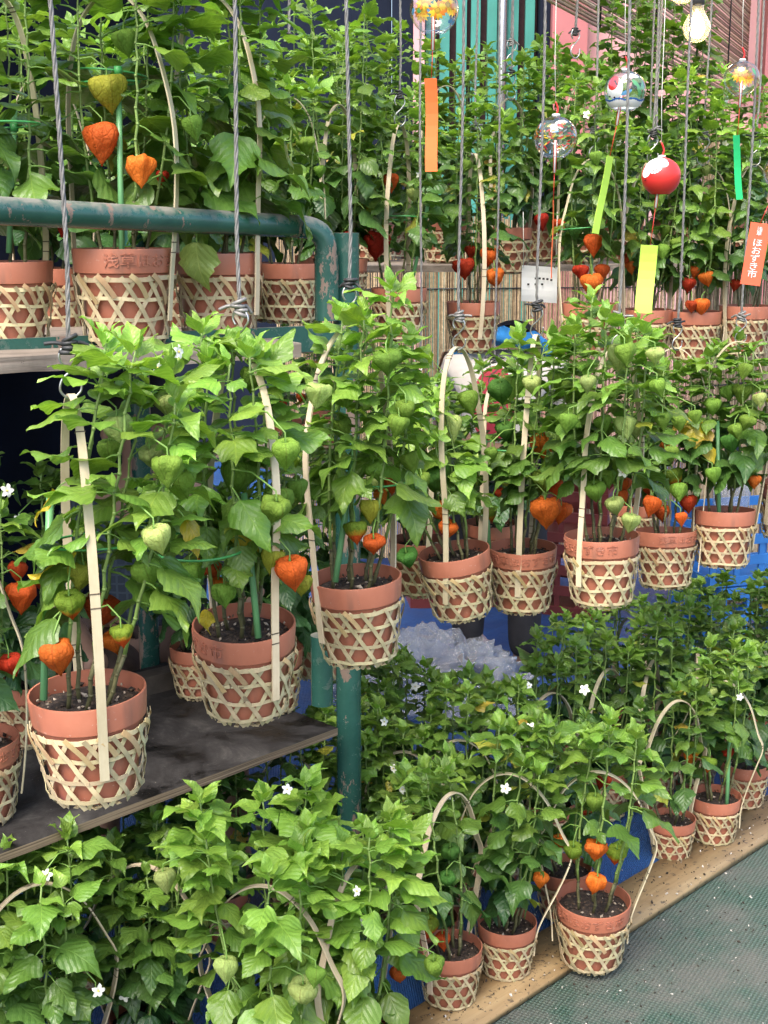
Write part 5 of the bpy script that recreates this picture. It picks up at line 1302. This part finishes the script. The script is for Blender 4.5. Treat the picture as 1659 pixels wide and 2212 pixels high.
# ------------------------------------------------------------------ things lying about behind
def crate(label, u, v, d, w_, dp, h_, z0, mat, yaw=.3, rows=3):
    p = P(u, v, d); root = empty("plastic_crate", (p.x, p.y, z0), (0, 0, yaw)); tag(root, label, "crate", "plastic crates behind the plants")
    t = .014
    b = MB(); b.box(-w_ / 2 + t, w_ / 2 - t, -dp / 2 + t, dp / 2 - t, .004, .02); b.obj("floor", mat, root, False)
    hh = h_ / (rows + .4)
    for k in range(rows + 1):
        z1 = min(h_, k * (h_ - hh * .45) / rows + hh * .45); z0_ = z1 - hh * .45
        b = MB()
        b.box(-w_ / 2, w_ / 2, -dp / 2, -dp / 2 + t, z0_, z1); b.box(-w_ / 2, w_ / 2, dp / 2 - t, dp / 2, z0_, z1)
        b.box(-w_ / 2, -w_ / 2 + t, -dp / 2 + t, dp / 2 - t, z0_, z1); b.box(w_ / 2 - t, w_ / 2, -dp / 2 + t, dp / 2 - t, z0_, z1); b.obj("band", mat, root, False)
    n = 5
    for k in range(n):
        x = -w_ / 2 + .012 + (w_ - .024) * k / (n - 1)
        b = MB(); b.box(x - .011, x + .011, -dp / 2 + .003, -dp / 2 + t - .002, .0, h_ - .002); b.box(x - .011, x + .011, dp / 2 - t + .002, dp / 2 - .003, 0, h_ - .002); b.obj("upright", mat, root, False)
    return root
mar = simple("maroon_plastic", (.16, .035, .03), .4, .15, 8); blu = simple("blue_plastic", (.03, .15, .42), .4, .15, 8)
crate("maroon slotted crate below the hanging plant with paired lanterns", 1225, 1200, 5.6, .38, .3, .30, .012, mar, -.4)
crate("upper maroon crate stacked under the paired-lantern plant", 1228, 1150, 5.6, .38, .3, .30, .318, mar, -.35)
crate("maroon slotted crate behind the pot that is swung up", 1040, 1150, 5.7, .36, .28, .46, .012, mar, .2, 4)
crate("blue slotted crate on the tarpaulin by the right edge", 1620, 1200, 5.0, .46, .34, .30, .012, blu, .35)
crate("upper blue crate carrying the capped jug", 1600, 1150, 4.95, .42, .30, .26, .318, blu, .3)
# capped water jug
jp = P(1580, 1070, 4.9); b = MB()
b.lathe([(.001, 0), (.06, 0), (.066, .01), (.066, .10), (.055, .13), (.036, .15)], 24); root = empty("water_jug", (jp.x, jp.y, .579)); tag(root, "clear jug with black cap and cyan ring on the blue crate", "jug")
b.obj("jug_body", M['bag'], root)
b = MB(); b.lathe([(.040, .148), (.043, .15), (.043, .158), (.040, .16)], 20); b.obj("ring", simple("cyan_plastic", (.05, .45, .62), .4), root)
b = MB(); b.lathe([(.038, .16), (.05, .163), (.05, .185), (.03, .195), (.026, .225), (.001, .228)], 20); b.obj("cap", navy, root)
# bottle with green label
bp2 = P(962, 1090, 5.7); root = empty("plastic_bottle", (bp2.x, bp2.y, .413)); tag(root, "white plastic bottle with bright green label behind the tilted pot", "bottle")
b = MB(); b.lathe([(.001, 0), (.05, 0), (.055, .008), (.055, .16), (.045, .19), (.018, .215), (.016, .24), (.001, .24)], 22); b.obj("bottle_body", simple("milky_plastic", (.75, .78, .78), .35), root)
b = MB(); b.lathe([(.0556, .03), (.0562, .031), (.0562, .15), (.0556, .151)], 22); b.obj("label", simple("green_label", (.03, .55, .12), .4), root)
b = MB(); b.lathe([(.02, .235), (.021, .265), (.001, .268)], 16); b.obj("cap", paint['white'], root)
crate("maroon low crate that the white bottle stands on", 960, 1200, 5.7, .32, .24, .40, .012, mar, .1)
# crumpled clear plastic sheet
r = random.Random(11); c = G(950, 1500, .01); b = MB(); n, m_ = 120, 44
for j in range(m_ + 1):
    t = j / m_ * math.pi / 2
    for i in range(n):
        a = 2 * math.pi * i / n
        p = Vector((.34 * math.cos(a) * math.cos(t), .25 * math.sin(a) * math.cos(t), .20 * math.sin(t)))
        p *= 1 + .34 * mnoise.noise(p * 5) + .16 * (1 - abs(mnoise.noise(p * 9 + Vector((3, 0, 0)))) * 4) + .07 * (1 - abs(mnoise.noise(p * 24)) * 4)
        p.z = max(0.002, p.z); b.v.append(tuple(p))
for j in range(m_):
    for i in range(n):
        i2 = (i + 1) % n; b.f.append((j * n + i, j * n + i2, (j + 1) * n + i2, (j + 1) * n + i)); b.m.append(0)
o = b.obj("plastic_sheet", M['bag']); o.location = c; tag(o, "crumpled clear plastic sheet heaped on the blue tarpaulin", "plastic sheet")
# white notice hung on the reed screen
c = P(1165, 614, 4.15); root = empty("paper_notice", c); tag(root, "small white notice hung before the reed screen", "notice")
b = MB(); n = 6
b.ribbon([(0, .003 * math.sin(k), .055 - .11 * k / n) for k in range(n + 1)], [Vector((.99, 0, -.06))] * (n + 1), [Vector((0, -1, 0))] * (n + 1), .112, .001); b.obj("sheet", paint['white'], root, False)
b = MB()
for k, (x, z) in enumerate(((-.035, .0), (-.012, .0), (.008, .0), (-.012, .018), (.0, .018), (.012, .017), (.024, .016), (.036, .013))): b.box(x - .0035, x + .0035, -.0068, -.0062, z - .003, z + .003)
b.obj("print", M['blackwire'], root, False)
b = MB(); b.tube([(-.05, 0, .05), (-.055, 0, .22)], .001, 5); b.tube([(.05, 0, .048), (.05, 0, .22)], .001, 5); b.obj("cord", M['flower'], root)
